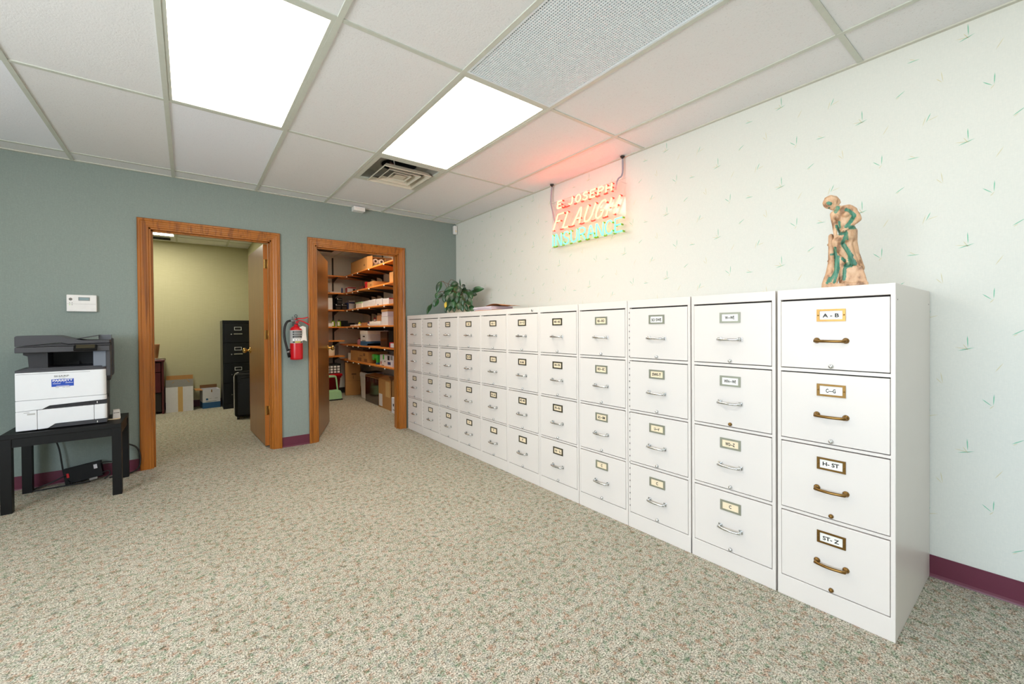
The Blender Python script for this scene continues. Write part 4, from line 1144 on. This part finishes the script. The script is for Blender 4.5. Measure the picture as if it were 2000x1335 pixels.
# ================================================================== OFFICE BEYOND THE LEFT DOORWAY
bc = thing('filing_cabinet', (.405, 7.46, 0), 'black four-drawer filing cabinet against the olive wall', 'filing cabinet')
w_, d_, h_ = .375, .55, 1.305
b = MB(); b.box((0, .02, 0), (w_, d_, h_), 0, .002, 1); b.box((0, 0, h_ - .035), (w_, .03, h_), 0, .002, 1); b.box((0, .0, 0), (.012, .03, h_ - .03)); b.box((w_ - .012, 0, 0), (w_, .03, h_ - .03)); b.box((0, .002, 0), (w_, .03, .07)); b.obj('body', 'black_metal', bc)
for k in range(4):
    zt = h_ - .042 - k * .298; zb = zt - .288
    b = MB(); b.box((.015, -.004, zb), (w_ - .015, .02, zt), 0, .003); d = b.obj('drawer', 'black_metal', bc)
    b = MB()
    for a, c in (((.145, zt - .062), (.235, zt - .056)), ((.145, zt - .105), (.235, zt - .099)), ((.145, zt - .099), (.151, zt - .062)), ((.229, zt - .099), (.235, zt - .062))): b.box((a[0], -.008, a[1]), (c[0], -.004, c[1]))
    b.obj('label_holder', 'white_strap', d)
    b = MB(); b.box((.135, -.022, zt - .168), (.245, -.012, zt - .152), 0, .003); b.box((.14, -.014, zt - .166), (.15, -.004, zt - .154)); b.box((.23, -.014, zt - .166), (.24, -.004, zt - .154)); b.obj('handle', 'chrome', d)
    b = MB(); b.cyl((.108, -.004, zt - .163), (.108, -.014, zt - .163), .009, seg=12); b.obj('thumb_latch', 'chrome', d)

sc = thing('suitcase', (.455, 6.47, 0), 'black upright suitcase with a pale edge in front of the black filing cabinet', 'suitcase', None, radians(-8))
b = MB(); b.box((.012, 0, .03), (.33, .23, .60), 0, .035, 3); b.prism([(.02, .57), (.32, .60), (.32, .635), (.05, .605)], .03, .20, 'xz', bev=.01); b.obj('shell', 'black_plastic', sc)
b = MB(); b.box((.05, -.006, .06), (.31, .004, .56), 0, .004); b.box((.055, -.012, .42), (.075, -.004, .50), 0, .003); b.obj('front_panel', 'black_metal', sc)
b = MB(); b.tube(smooth([(.09, -.008, .535), (.12, -.03, .545), (.20, -.03, .545), (.24, -.008, .535)]), .008, 8); b.obj('handle', 'black_plastic', sc)
b = MB(); b.box((.004, .04, .10), (.016, .19, .56), 0, .005); b.tube(smooth([(.012, .10, .56), (.03, .10, .592), (.06, .10, .60)]), .008, 8); b.obj('edge_trim', 'paper', sc)
for x in (.04, .28):
    for y in (.03, .18):
        b = MB(); b.cyl((x, y, .016), (x + .022, y, .016), .016, seg=14); b.box((x, y - .012, .016), (x + .02, y + .012, .04)); b.obj('wheel', 'cable_black', sc)

ds = thing('desk', (-.268, 7.60, 0), 'dark maroon desk with drawers at the left of the olive office', 'desk')
b = MB(); b.box((-1.2, -.02, .725), (.012, .40, .758), 0, .010, 3); b.obj('desktop', 'maroon_wood', ds)
b = MB(); b.box((-.025, .0, 0), (0, .39, .725), 0, .004); b.box((-1.19, .0, 0), (-1.165, .39, .725)); b.box((-1.165, .36, .25), (-.025, .38, .725)); b.obj('carcass', 'maroon_wood', ds)
for z0_, z1_ in ((.585, .715), (.30, .575)):
    b = MB(); b.box((-.45, .0, z0_), (-.032, .36, z1_), 0, .003); b.obj('drawer', 'maroon_wood', ds)
b = MB(); b.box((-.45, .02, .03), (-.032, .36, .29)); b.obj('kneehole_shade', 'gap_dark', ds)  # dark block painting the shade inside the open kneehole
bp = thing('planter', (-.385, 7.78, .758), 'tan square planter on the maroon desk, cut off by the door frame', 'planter')
b = MB(); b.lathe([(.0, .012), (.062, .012), (.07, .018), (.095, .20), (.098, .21), (.088, .21), (.064, .03)], seg=4, M=Matrix.Rotation(pi / 4, 4, 'Z'), cap=False); b.obj('pot', 'terracotta', bp)
b = MB(); b.lathe([(0, 0), (.085, 0), (.10, .014), (.09, .014), (.0, .010)], seg=24, cap=False); b.obj('saucer', 'pot_glaze', bp)

def open_box(name, loc, sx, sy_, sz, mats, label, flaps, rz=0, tape=None, band_=None, cat='box', group=None):
    """corrugated carton with open top: sx wide, sy deep, sz high; flaps: list of (side, length, angle from vertical, material)"""
    o = thing(name, loc, label, cat, group, rz)
    b = MB(); t = .006
    b.box((-sx / 2, 0, 0), (sx / 2, t, sz)); b.box((-sx / 2, sy_ - t, 0), (sx / 2, sy_, sz)); b.box((-sx / 2, t, 0), (-sx / 2 + t, sy_ - t, sz)); b.box((sx / 2 - t, t, 0), (sx / 2, sy_ - t, sz)); b.box((-sx / 2 + t, t, 0), (sx / 2 - t, sy_ - t, t))
    b.obj('carton', mats, o)
    for side, L, ang, mt in flaps:
        b = MB(); a = radians(ang)
        if side in 'fb':
            w2 = sx; M = Matrix.Translation((0, t / 2 if side == 'f' else sy_ - t / 2, sz)) @ Matrix.Rotation(a if side == 'f' else -a, 4, 'X')
            b.box((-w2 / 2, -t / 2, 0), (w2 / 2, t / 2, L), 0, M=M)
        else:
            M = Matrix.Translation((-sx / 2 + t / 2 if side == 'l' else sx / 2 - t / 2, sy_ / 2, sz)) @ Matrix.Rotation(-a if side == 'l' else a, 4, 'Y')
            b.box((-t / 2, -sy_ / 2 + .004, 0), (t / 2, sy_ / 2 - .004, L), 0, M=M)
        b.obj('flap', mt, o)
    if tape:
        b = MB(); b.box((tape[0], -.0008, 0), (tape[1], .001, sz)); b.obj('tape', 'tan_tape', o)
    if band_:
        b = MB(); b.box((-sx / 2 - .0006, -.0008, 0), (sx / 2 + .0006, sy_ * .9, band_)); b.obj('printed_band', 'blue_print', o)
    return o
open_box('cardboard_box', (-.098, 7.66, 0), .31, .30, .355, 'white_box', 'open white carton with a grey flap and tan tape on the office floor', [('f', .105, -4, 'grey_board'), ('b', .14, 6, 'kraft'), ('l', .12, -50, 'kraft'), ('r', .12, -35, 'kraft')], 0, (-.02, .035))
o2 = open_box('cardboard_box', (.275, 7.72, 0), .215, .28, .275, 'white_box', 'white carton with a blue base beside the black filing cabinet', [('l', .085, 88, 'kraft'), ('b', .05, 10, 'kraft_dark')], radians(6), None, .088)
b = MB(); b.box((-.07, -.0008, .12), (-.042, .001, .148), 0); b.box((-.07, -.0008, .098), (.06, .001, .104), 1); b.box((-.03, -.0008, .14), (.0, .001, .144), 2); b.box((.04, -.0008, .14), (.075, .001, .145), 2); b.obj('print', ['blue_print', 'grey_board', 'grey_board'], o2)
b = MB(); b.box((-.005, -.001, .235), (.008, .001, .275)); b.obj('hand_hole', 'kraft_dark', o2)

# ================================================================== STORE CUPBOARD
SXF = 2.20; SYF = 7.66
def shelf_right(z, label):
    o = thing('wall_shelf', (SXF, 6.46, z), label, 'shelf', 'orange-brown shelves along the cupboard side wall')
    y0_, y1_ = 4.95 - 6.46, KB - .004 - 6.46
    b = MB(); b.box((0, y0_, -.011), (KR - SXF - .012, y1_, .011), 0, .002, 1); b.obj('board', 'shelf_wood', o)
    for y in (7.52, 7.20, 6.93, 6.40, 5.78):
        yy = y - 6.46
        b = MB(); b.prism([(.0, -.011), (KR - SXF - .013, -.011), (KR - SXF - .013, -.10), (KR - SXF - .045, -.075), (.06, -.026), (.0, -.022)], yy - .008, yy + .008, 'xz'); b.obj('bracket', 'dark_metal', o)
        b = MB(); b.ball((-.004, yy, -.018), .011, 10); b.obj('bracket_cap', 'white_plastic', o)
    return o
def shelf_back(z, label):
    o = thing('wall_shelf', (1.55, SYF, z), label, 'shelf', 'orange-brown shelves along the cupboard back wall')
    b = MB(); b.box((KL + .004 - 1.55, 0, -.011), (2.19 - 1.55, KB - SYF - .012, .011), 0, .002, 1); b.obj('board', 'shelf_wood', o)
    for x in (2.09, 1.3):
        xx = x - 1.55
        b = MB(); b.prism([(.02, -.011), (KB - SYF - .013, -.011), (KB - SYF - .013, -.10), (KB - SYF - .045, -.08), (.02, -.022)], xx - .008, xx + .008, 'yz'); b.obj('bracket', 'dark_metal', o)
    return o
ZR = [2.086, 1.790, 1.495, 1.200, .887, .616]; ZB = [2.088, 1.789, 1.492, 1.197, .957, .687]
names = ['top', 'second', 'third', 'fourth', 'fifth', 'lowest']
for n_, z in zip(names, ZR): shelf_right(z, n_ + ' shelf down the side wall of the store cupboard')
for n_, z in zip(names, ZB): shelf_back(z, n_ + ' shelf across the back wall of the store cupboard')
for i, y in enumerate((7.52, 6.93, 6.40, 5.78)):
    b = MB(); b.box((KR - .012, y - .013, .55), (KR, y + .013, 2.45)); tag(b.obj('shelf_standard', 'dark_metal'), 'slotted dark metal shelf upright on the cupboard side wall', 'shelf upright', 'shelf uprights on the cupboard side wall')
for i, x in enumerate((2.09, 1.3)):
    b = MB(); b.box((x - .013, KB - .012, .55), (x + .013, KB, 2.45)); tag(b.obj('shelf_standard', 'dark_metal'), ('slotted dark metal shelf upright on the cupboard back wall' if i == 0 else 'shelf upright on the cupboard back wall hidden by the door'), 'shelf upright')

ST = .0112   # half board thickness
def carton(name, x, y, z, sx, sy_, sz, mat, label, cat='box', group=None, lid=None, face=None, rz=0, bev=.003):
    """closed box; x,y = corner nearest the shelf front / the viewer (min x, min y)"""
    o = thing(name, (x + sx / 2, y + sy_ / 2, z), label, cat, group, rz)
    b = MB(); b.box((-sx / 2, -sy_ / 2, 0), (sx / 2, sy_ / 2, sz), 0, bev, 1); b.obj('carton', mat, o)
    if lid:
        b = MB(); b.box((-sx / 2 - .004, -sy_ / 2 - .004, sz - lid[0]), (sx / 2 + .004, sy_ / 2 + .004, sz + .002), 0, .002, 1); b.obj('lid', lid[1], o)
    for (side, u0, u1, v0, v1, mt, nm) in (face or []):
        b = MB(); e = .0012
        if side == 'f': b.box((-sx / 2 - e, -sy_ / 2 + u0 * sy_, v0 * sz), (-sx / 2 + .0005, -sy_ / 2 + u1 * sy_, v1 * sz))       # toward -x
        else: b.box((-sx / 2 + u0 * sx, -sy_ / 2 - e, v0 * sz), (-sx / 2 + u1 * sx, -sy_ / 2 + .0005, v1 * sz))                    # toward the doorway
        b.obj(nm, mt, o)
    return o
# top shelf: long open carton of rolls
z = ZR[0] + ST
cb = thing('cardboard_box', (2.39, 7.0, z), 'long brown carton with an open end of rolls on the top cupboard shelf', 'box')
b = MB(); t_ = .006; a, c = -.15, .15; y0_, y1_ = -.40, .42; hh = .205
b.box((a, y0_, 0), (a + t_, y1_, hh)); b.box((c - t_, y0_, 0), (c, y1_, hh)); b.box((a, y0_, 0), (c, y1_, t_)); b.box((a, y0_, hh - t_), (c, y1_, hh)); b.box((a, y1_ - t_, 0), (c, y1_, hh)); b.obj('carton', 'kraft', cb)
b = MB(); b.box((a, y0_ - .12, 0), (a + t_, y0_, hh), M=Matrix.Translation((a, y0_, 0)) @ Matrix.Rotation(radians(22), 4, 'Z') @ Matrix.Translation((-a, -y0_, 0))); b.obj('flap', 'kraft', cb)
b = MB(); b.box((c - t_, y0_ - .10, 0), (c, y0_, hh), M=Matrix.Translation((c, y0_, 0)) @ Matrix.Rotation(radians(40), 4, 'Z') @ Matrix.Translation((-c, -y0_, 0))); b.obj('flap', 'kraft_dark', cb)
b = MB(); b.box((a - .001, .0 - .30, .07), (a + .001, -.24, .095)); b.obj('hand_hole', 'kraft_dark', cb)
for i in range(3):
    for j in range(2):
        r_ = .042; xx = a + .055 + i * .095; zz = .058 + j * .088
        b = MB(); Mx = Matrix.Translation((0, 0, 0)); n = 24
        b.rings([[Vector((xx + r_ * cos(2 * pi * k / n), -.36, zz + r_ * sin(2 * pi * k / n))) for k in range(n)], [Vector((xx + r_ * cos(2 * pi * k / n), .1, zz + r_ * sin(2 * pi * k / n))) for k in range(n)]], 0, True)
        b.rings([[Vector((xx + .018 * cos(2 * pi * k / n), -.362, zz + .018 * sin(2 * pi * k / n))) for k in range(n)], [Vector((xx + .018 * cos(2 * pi * k / n), -.359, zz + .018 * sin(2 * pi * k / n))) for k in range(n)]], 1, False)
        ro = b.obj('paper_roll', ['paper', 'gap_dark'], None, (2.39, 7.0, z + (-.004 if 0 else 0))); tag(ro, 'white paper roll standing end-on inside the open carton', 'paper roll', 'paper rolls in the long open carton')
# second shelf
z = ZR[1] + ST
carton('cardboard_box', 2.25, 6.37, z, .26, .26, .095, 'kraft', 'low brown carton with a hand hole on the second cupboard shelf', face=[('f', .3, .5, .35, .55, 'kraft_dark', 'hand_hole')])
carton('cardboard_box', 2.29, 5.55, z, .30, .27, .165, 'kraft', 'larger brown carton at the doorway end of the second cupboard shelf')
carton('storage_tin', 2.25, 6.66, z, .12, .085, .105, 'red_plastic', 'small red tin left of the low brown carton', 'tin', lid=(.02, 'red_paint'))
carton('box', 2.24, 6.80, z, .15, .20, .055, 'maroon_wood', 'flat dark red box beside the small red tin', 'box')
carton('dispenser_box', 2.26, 7.70, ZB[1] + ST, .15, .14, .115, 'white_box', 'white box with a dark window in the shelf corner', 'box', face=[('n', .62, .9, .1, .72, 'gap_dark', 'window'), ('n', .0, 1, .80, .97, 'red_plastic', 'printed_band'), ('f', .1, .9, .1, .9, 'red_plastic', 'side_print')])
b = MB(); b.lathe([(0, 0), (.013, 0), (.014, .004), (.014, .075), (.008, .088), (.008, .098), (0, .098)], seg=14); b2 = tag(b.obj('spray_bottle', 'navy', None, (2.175, 7.73, ZB[1] + ST)), 'slim navy bottle on the second back shelf', 'bottle')
b = MB()
for k in range(5): b.box((-.09, -.07, k * .004), (.09, .07, k * .004 + .0034), 0, M=tr(0, 0, 0, random.uniform(-.05, .05)))
tag(b.obj('paper_stack', 'paper', None, (2.06, 7.78, ZB[1] + ST)), 'thin stack of white paper beside the slim navy bottle', 'paper')
# third shelf: white card boxes
z = ZR[2] + ST
WB = [(5.68, .23, .085, 'farthest right white box, with a red lid edge, on the third shelf', True), (5.95, .23, .098, 'white box with a blue mark, second from the doorway on the third shelf', False), (6.24, .32, .10, 'widest white box in the middle of the third shelf row', False), (6.59, .21, .098, 'tilted white box left of the widest one on the third shelf', False), (6.83, .30, .095, 'white tray box with a pale green rim on the third shelf', False)]
for i, (y, l, h, lb, red) in enumerate(WB):
    fc = [('f', .55, .75, .05, .22, 'blue_print', 'print')] if i == 1 else ([('n', 0, 1, .86, 1.0, 'red_paint', 'lid_edge')] if red else [])
    carton('white_carton', 2.225 + (.01 if i == 3 else 0), y, z, .28, l, h, 'white_box' if i != 4 else 'paper', lb, 'box', 'white boxes in a row on the third cupboard shelf', face=fc, rz=.05 if i == 3 else 0, lid=((.018, 'mint_plastic') if i == 4 else None))
zb = ZB[2] + ST
carton('binder', 1.92, 7.70, zb, .085, .25, .205, 'white_plastic', 'tall white binder at the left end of the third back shelf', 'binder')
for x, zz, lb in ((2.055, 0, 'black carton at lower left of the stack of three'), (2.158, 0, 'black carton at lower right of the stack of three'), (2.078, .1035, 'black carton on top of the other two')):
    carton('black_carton', x, 7.70, zb + zz, .094, .16, .103, 'black_plastic', lb, 'box', 'black cartons on the third back shelf', face=[('n', .1, .9, .74, .80, 'grey_board', 'print'), ('n', .15, .85, .12, .5, 'dark_metal', 'picture'), ('n', .05, .2, .78, .95, 'white_plastic', 'corner_mark')])
carton('ink_carton', 2.285, 7.70, zb, .10, .17, .175, 'white_box', 'white carton with a navy band next to the black cartons', 'box', face=[('n', 0, 1, .68, .82, 'navy', 'band')])
carton('toner_carton', 2.258, 7.71, zb, .022, .16, .135, 'navy', 'narrow navy carton squeezed beside the black cartons', 'box')
# fourth shelf
z = ZR[3] + ST
carton('white_carton', 2.225, 5.72, z, .30, .25, .125, 'white_box', 'pale carton at the bottom of the stack at the doorway end of the fourth shelf', 'box', 'pale cartons stacked on the fourth shelf')
carton('white_carton', 2.225, 5.73, z + .126, .28, .23, .10, 'paper_mauve', 'pale carton on top of the stack at the doorway end of the fourth shelf', 'box', 'pale cartons stacked on the fourth shelf', lid=(.03, 'kraft'))
carton('file_tray', 2.215, 5.99, z, .26, .50, .032, 'white_box', 'lower flat white box on the fourth shelf', 'box')
carton('file_tray', 2.225, 6.02, z + .0335, .24, .46, .032, 'paper', 'upper flat white box on the fourth shelf', 'box')
carton('wooden_box', 2.26, 6.03, z + .068, .16, .22, .085, 'terracotta', 'orange-brown box standing on the flat white boxes', 'box')
carton('tape_box', 2.24, 6.75, z, .09, .16, .055, 'terracotta', 'small orange-brown box left of the flat white boxes', 'box')
def bottle(x, y, z, r, h, mat, cap, label, name='bottle', group=None):
    o = thing(name, (x, y, z), label, 'bottle', group)
    b = MB(); b.lathe([(0, 0), (r, 0), (r * 1.05, .006), (r * 1.05, h * .66), (r * .5, h * .8), (r * .42, h * .86), (0, h * .86)], seg=16); b.obj('body', mat, o)
    b = MB(); b.lathe([(r * .5, h * .85), (r * .5, h), (0, h)], seg=12); b.obj('cap', cap, o)
    b = MB(); b.lathe([(r * 1.07, h * .15), (r * 1.07, h * .5)], seg=16, cap=False); b.obj('label_sleeve', 'paper', o)
    return o
bottle(2.26, 7.05, z, .022, .075, 'label_yellow', 'green_plastic', 'little yellow bottle with a green cap on the fourth shelf')
bottle(2.27, 6.63, z, .02, .07, 'navy', 'red_paint', 'little navy bottle with a red cap on the fourth shelf')
bottle(2.32, 6.50 , z + .068, .018, .07, 'red_plastic', 'black_plastic', 'little red bottle standing on the flat white boxes')
carton('tape_box', 2.24, 7.28, z, .10, .22, .028, 'paper', 'flat pale packet at the inner end of the fourth side shelf', 'packet')
b = MB(); b.box((-.12, -.16, 0), (.12, .16, .006)); tag(b.obj('paper_stack', 'paper', None, (2.335, 6.90, z)), 'loose white sheets lying on the fourth shelf', 'paper') if False else None
zb = ZB[3] + ST
carton('white_carton', 1.925, 7.70, zb, .07, .13, .06, 'white_plastic', 'small white carton left of the green bottles', 'box')
for x, lb in ((2.02, 'yellow-green bottle on the left, fourth back shelf'), (2.118, 'yellow-green bottle on the right, fourth back shelf')):
    o = thing('detergent_bottle', (x, 7.74, zb), lb, 'bottle', 'yellow-green bottles on the fourth back shelf')
    b = MB(); b.lathe([(0, 0), (.030, 0), (.034, .006), (.034, .07), (.026, .095), (.014, .104), (0, .104)], seg=18); b.obj('body', 'bottle_green', o)
    b = MB(); b.lathe([(.015, .1035), (.015, .122), (0, .122)], seg=14); b.obj('cap', 'dark_metal', o)
    b = MB(); n = 8; b.rings([[Vector((.0348 * cos(-pi / 2 - .9 + 1.0 * i / n), .0348 * sin(-pi / 2 - .9 + 1.0 * i / n), zz)) for i in range(n + 1)] for zz in (.016, .085)], 0, True, False, False, False); b.obj('label_sleeve', 'paper', o)
carton('black_carton', 2.163, 7.70, zb, .10, .16, .105, 'black_plastic', 'black carton right of the green bottles', 'box')
carton('black_carton', 2.30, 7.72, ZB[3] + ST, .09, .15, .065, 'black_metal', 'low black carton in the corner of the fourth shelf', 'box')
# fifth shelf
z = ZR[4] + ST
carton('banker_box', 2.225, 6.58, z, .33, .33, .235, 'white_box', 'white archive box with a blue base on the fifth cupboard shelf', 'box', lid=(.055, 'paper'), face=[('f', 0, 1, 0, .30, 'blue_print', 'printed_band'), ('n', 0, 1, .0, .30, 'blue_print', 'printed_band'), ('f', .35, .65, .58, .66, 'gap_dark', 'hand_hole'), ('f', .25, .75, .30, .38, 'grey_board', 'label_slot'), ('n', 0, .7, .02, .15, 'paper', 'white_strip')])
carton('dark_box', 2.24, 5.80, z, .30, .26, .225, 'brown_film', 'dark brown box right of the archive box', 'box')
carton('black_case', 2.25, 5.48, z, .32, .29, .235, 'black_plastic', 'black case at the doorway end of the fifth shelf', 'case')
carton('small_carton', 2.205, 5.46, z, .035, .17, .075, 'red_plastic', 'small red and white carton in front of the black case', 'box', face=[('f', .0, .72, .12, .86, 'white_box', 'label_panel'), ('n', .1, .95, .1, .9, 'white_box', 'label_panel')])
o = thing('glass_jar', (2.33, 7.14, z), 'pink glass jar left of the archive box', 'jar')
b = MB(); b.lathe([(0, 0), (.075, 0), (.082, .008), (.082, .075), (.06, .095), (.06, .10), (0, .10)], seg=24); b.obj('body', 'pink_glass', o)
b = MB(); b.lathe([(.066, .098), (.066, .118), (0, .12)], seg=24); b.obj('lid', 'maroon_wood', o)
# lowest shelf
z = ZR[5] + ST
carton('cardboard_box', 2.225, 6.56, z, .32, .88, .175, 'kraft', 'wide brown shipping carton on the lowest cupboard shelf', 'box', face=[('f', .05, .2, .1, .36, 'kraft_dark', 'print'), ('f', .36, .56, .1, .40, 'kraft_dark', 'print'), ('f', .3, .45, .55, .62, 'kraft_dark', 'print'), ('f', .15, .25, .6, .85, 'kraft_dark', 'print'), ('f', .495, .503, 0, 1, 'tan_tape', 'seam')])
carton('white_pack', 2.23, 7.46, z, .15, .14, .12, 'paper', 'pale package at the inner end of the lowest shelf', 'package')
o = thing('tape_dispenser', (2.27, 6.36, z), 'bright green plastic tape gun beside the brown shipping carton', 'tape dispenser')
b = MB(); n = 24
b.rings([[Vector((-.03 + w2, .02 + .052 * cos(2 * pi * k / n), .105 + .045 * sin(2 * pi * k / n))) for k in range(n)] for w2 in (0, .06)], 0, True); b.box((-.028, -.145, .085), (.028, .02, .145), 0, .012, 3); b.box((-.026, -.145, .01), (.026, -.095, .09), 0, .008); b.obj('body', 'green_plastic', o)
b = MB(); b.rings([[Vector((-.0315 + w2, .02 + .022 * cos(2 * pi * k / n), .105 + .02 * sin(2 * pi * k / n))) for k in range(n)] for w2 in (0, .004)], 0, True); b.obj('hub', 'grey_board', o)
b = MB(); b.box((-.028, -.147, .0), (.028, -.09, .03), 0, .004); b.obj('grip', 'blue_print', o)
carton('dark_tray', 2.25, 6.22, z, .2, .29, .006, 'dark_metal', 'dark tray under the green tape gun', 'tray') if False else None
carton('parcel_box', 2.24, 5.62, z, .26, .47, .09, 'white_box', 'white printed parcel box, lower of the two on the lowest shelf', 'box', face=[('f', .12, .35, .3, .75, 'navy', 'print'), ('f', .86, .92, .25, .7, 'red_plastic', 'print'), ('f', .55, .60, .65, .85, 'maroon_wood', 'print'), ('f', .65, .85, .03, .12, 'ink', 'print')])
carton('parcel_box', 2.245, 5.60, z + .0905, .25, .50, .07, 'white_box', 'white parcel box with green and dark stripes, upper of the two on the lowest shelf', 'box', face=[('f', .66, .76, 0, 1, 'green_plastic', 'stripe'), ('f', .25, .40, 0, .9, 'label_black', 'stripe'), ('f', .02, .18, .1, .9, 'grey_board', 'print')])
zb = ZB[5] + ST
o = thing('canister', (1.99, 7.79, zb), 'cream canister on the lowest back shelf behind the door knob', 'canister')
b = MB(); b.lathe([(0, 0), (.062, 0), (.066, .005), (.066, .145), (.060, .15), (0, .15)], seg=24); b.obj('body', 'card_cream', o)
b = MB(); b.lathe([(.068, .135), (.068, .158), (0, .160)], seg=24); b.obj('lid', 'paper', o)
b = MB(); b.box((-.05, 0, 0), (.05, .012, .17), 0, .002); tag(b.obj('grey_panel', 'grey_board', None, (2.115, 7.95, zb)), 'grey board leaning behind the cream canister', 'board')

# floor of the cupboard
tbx = carton('cardboard_box', 2.215, 7.565, 0, .25, .33, .575, 'kraft', 'tall brown carton standing in the cupboard corner', 'box', face=[('n', .42, .72, .62, .67, 'kraft_dark', 'print'), ('n', .5, .54, .5, .6, 'kraft_dark', 'print'), ('n', 0, 1, .44, .446, 'kraft_dark', 'seam')], rz=-.25)
sh = thing('paper_shredder', (2.46, 7.02, 0), 'white and black paper shredder on the cupboard floor', 'shredder')
b = MB(); b.prism([(-.13, 0), (.14, 0), (.15, .40), (-.15, .40)], -.13, .20, 'xz', bev=.006); b.obj('bin', 'white_plastic', sh)
b = MB(); b.box((-.155, -.14, .355), (.155, .21, .435), 0, .02, 3); b.obj('shredder_head', 'white_box', sh)
b = MB(); b.box((-.02, -.137, .16), (.12, -.128, .30), 0, .004); b.obj('window', 'black_plastic', sh)
b = MB(); b.box((-.13, -.1, .434), (.13, .17, .445), 0, .004); b.obj('feed_slot', 'black_plastic', sh)
wb = thing('wrapped_carton', (2.44, 6.54, 0), 'carton wrapped in glossy dark brown film on the cupboard floor', 'box')
b = MB(); b.box((-.165, -.305, 0), (.16, .31, .425), 0, .004); b.obj('carton', 'brown_film', wb)
b = MB(); b.prism([(-.17, .405), (-.155, .43), (.0, .44), (.0, .43), (-.15, .42), (-.165, .40)], -.30, .305, 'xz'); b.obj('flap', 'kraft', wb)
b = MB()
for i in range(4): b.box((-.1665, -.22 + i * .12, .34 - .02 * (i % 2)), (-.1645, -.14 + i * .12, .41))
b.obj('print', 'maroon_wood', wb)
kb = thing('cardboard_box', (2.43, 5.97, 0), 'large open tan carton with a white label near the doorway', 'box')
b = MB(); t_ = .007
b.box((-.165, -.245, 0), (-.165 + t_, .255, .42)); b.box((.165 - t_, -.245, 0), (.165, .255, .42)); b.box((-.165, -.245, 0), (.165, -.245 + t_, .42)); b.box((-.165, .255 - t_, 0), (.165, .255, .42)); b.box((-.16, -.24, 0), (.16, .25, t_)); b.obj('carton', 'kraft', kb)
b = MB(); b.box((0, -.24, 0), (.006, .25, .13), M=Matrix.Translation((-.165, 0, .42)) @ Matrix.Rotation(radians(72), 4, 'Y')); b.obj('flap', 'kraft', kb)
b = MB(); b.box((-.16, 0, 0), (.16, .006, .12), M=Matrix.Translation((0, -.245, .42)) @ Matrix.Rotation(radians(-60), 4, 'X')); b.obj('flap', 'kraft_dark', kb)
b = MB(); b.box((-.1665, .10, .02), (-.1645, .235, .20)); b.obj('label_panel', 'white_box', kb)
b = MB(); b.box((-.1665, -.19, .18), (-.1645, -.03, .40)); b.obj('tape', 'tan_tape', kb)
carton('white_carton', 2.225, 5.45, 0, .05, .17, .215, 'white_box', 'upright white carton beside the cupboard door frame', 'box', face=[('f', .5, .7, .45, .62, 'ink', 'print'), ('f', .2, .7, .2, .26, 'grey_board', 'print'), ('f', .1, .3, .3, .9, 'grey_board', 'print')])

rb = thing('storage_bin', (1.93, 7.66, 0), 'red plastic bin on the cupboard floor behind the mint step stool', 'bin')
b = MB(); b.lathe([(.0, .004), (.16, .004), (.16, .0), (.20, .33), (.218, .335), (.22, .36), (.212, .372), (.205, .37), (.155, .015)], seg=4, M=Matrix.Scale(1, 4) @ Matrix.Rotation(pi / 4, 4, 'Z') if False else Matrix.Rotation(pi / 4, 4, 'Z'), cap=False); b.obj('body', 'red_plastic', rb)
b = MB(); b.lathe([(.0, .362), (.235, .362), (.240, .372), (.235, .40), (.0, .405)], seg=4, M=Matrix.Rotation(pi / 4, 4, 'Z')); b.obj('lid', 'red_paint', rb)
bk = thing('basket', (1.94, 7.67, .405), 'black and white patterned basket on the lid of the red bin', 'basket')
b = MB(); b.box((-.15, -.13, 0), (.15, .13, .15), 0, .01); b.obj('body', 'label_black', bk)
b = MB()
for i in range(5):
    for j in range(3): b.box((-.135 + i * .056, -.1315, .012 + j * .044), (-.095 + i * .056, -.1295, .044 + j * .044), 0)
b.obj('pattern', 'white_plastic', bk)
b = MB(); b.box((-.152, -.132, .148), (.152, .132, .162), 0, .004); b.obj('rim', 'black_plastic', bk)
ss = thing('step_stool', (1.862, 7.30, 0), 'mint green plastic step stool on the cupboard floor', 'step stool')
b = MB(); b.prism([(-.15, .01), (.15, .01), (.14, .14), (.125, .155), (-.125, .155), (-.14, .14)], -.10, .10, 'xz', bev=.012); b.obj('step', 'mint_plastic', ss)
b = MB(); b.tube(smooth([(-.12, .07, .15), (-.105, .085, .36), (-.08, .09, .385), (.08, .09, .385), (.105, .085, .36), (.12, .07, .15)], 2), .013, 8); b.box((-.09, .06, .36), (.09, .13, .392), 0, .01); b.obj('handle_frame', 'mint_plastic', ss)
b = MB(); b.box((-.158, -.108, 0), (.158, .108, .016), 0, .004); b.obj('rubber_base', 'cable_black', ss)
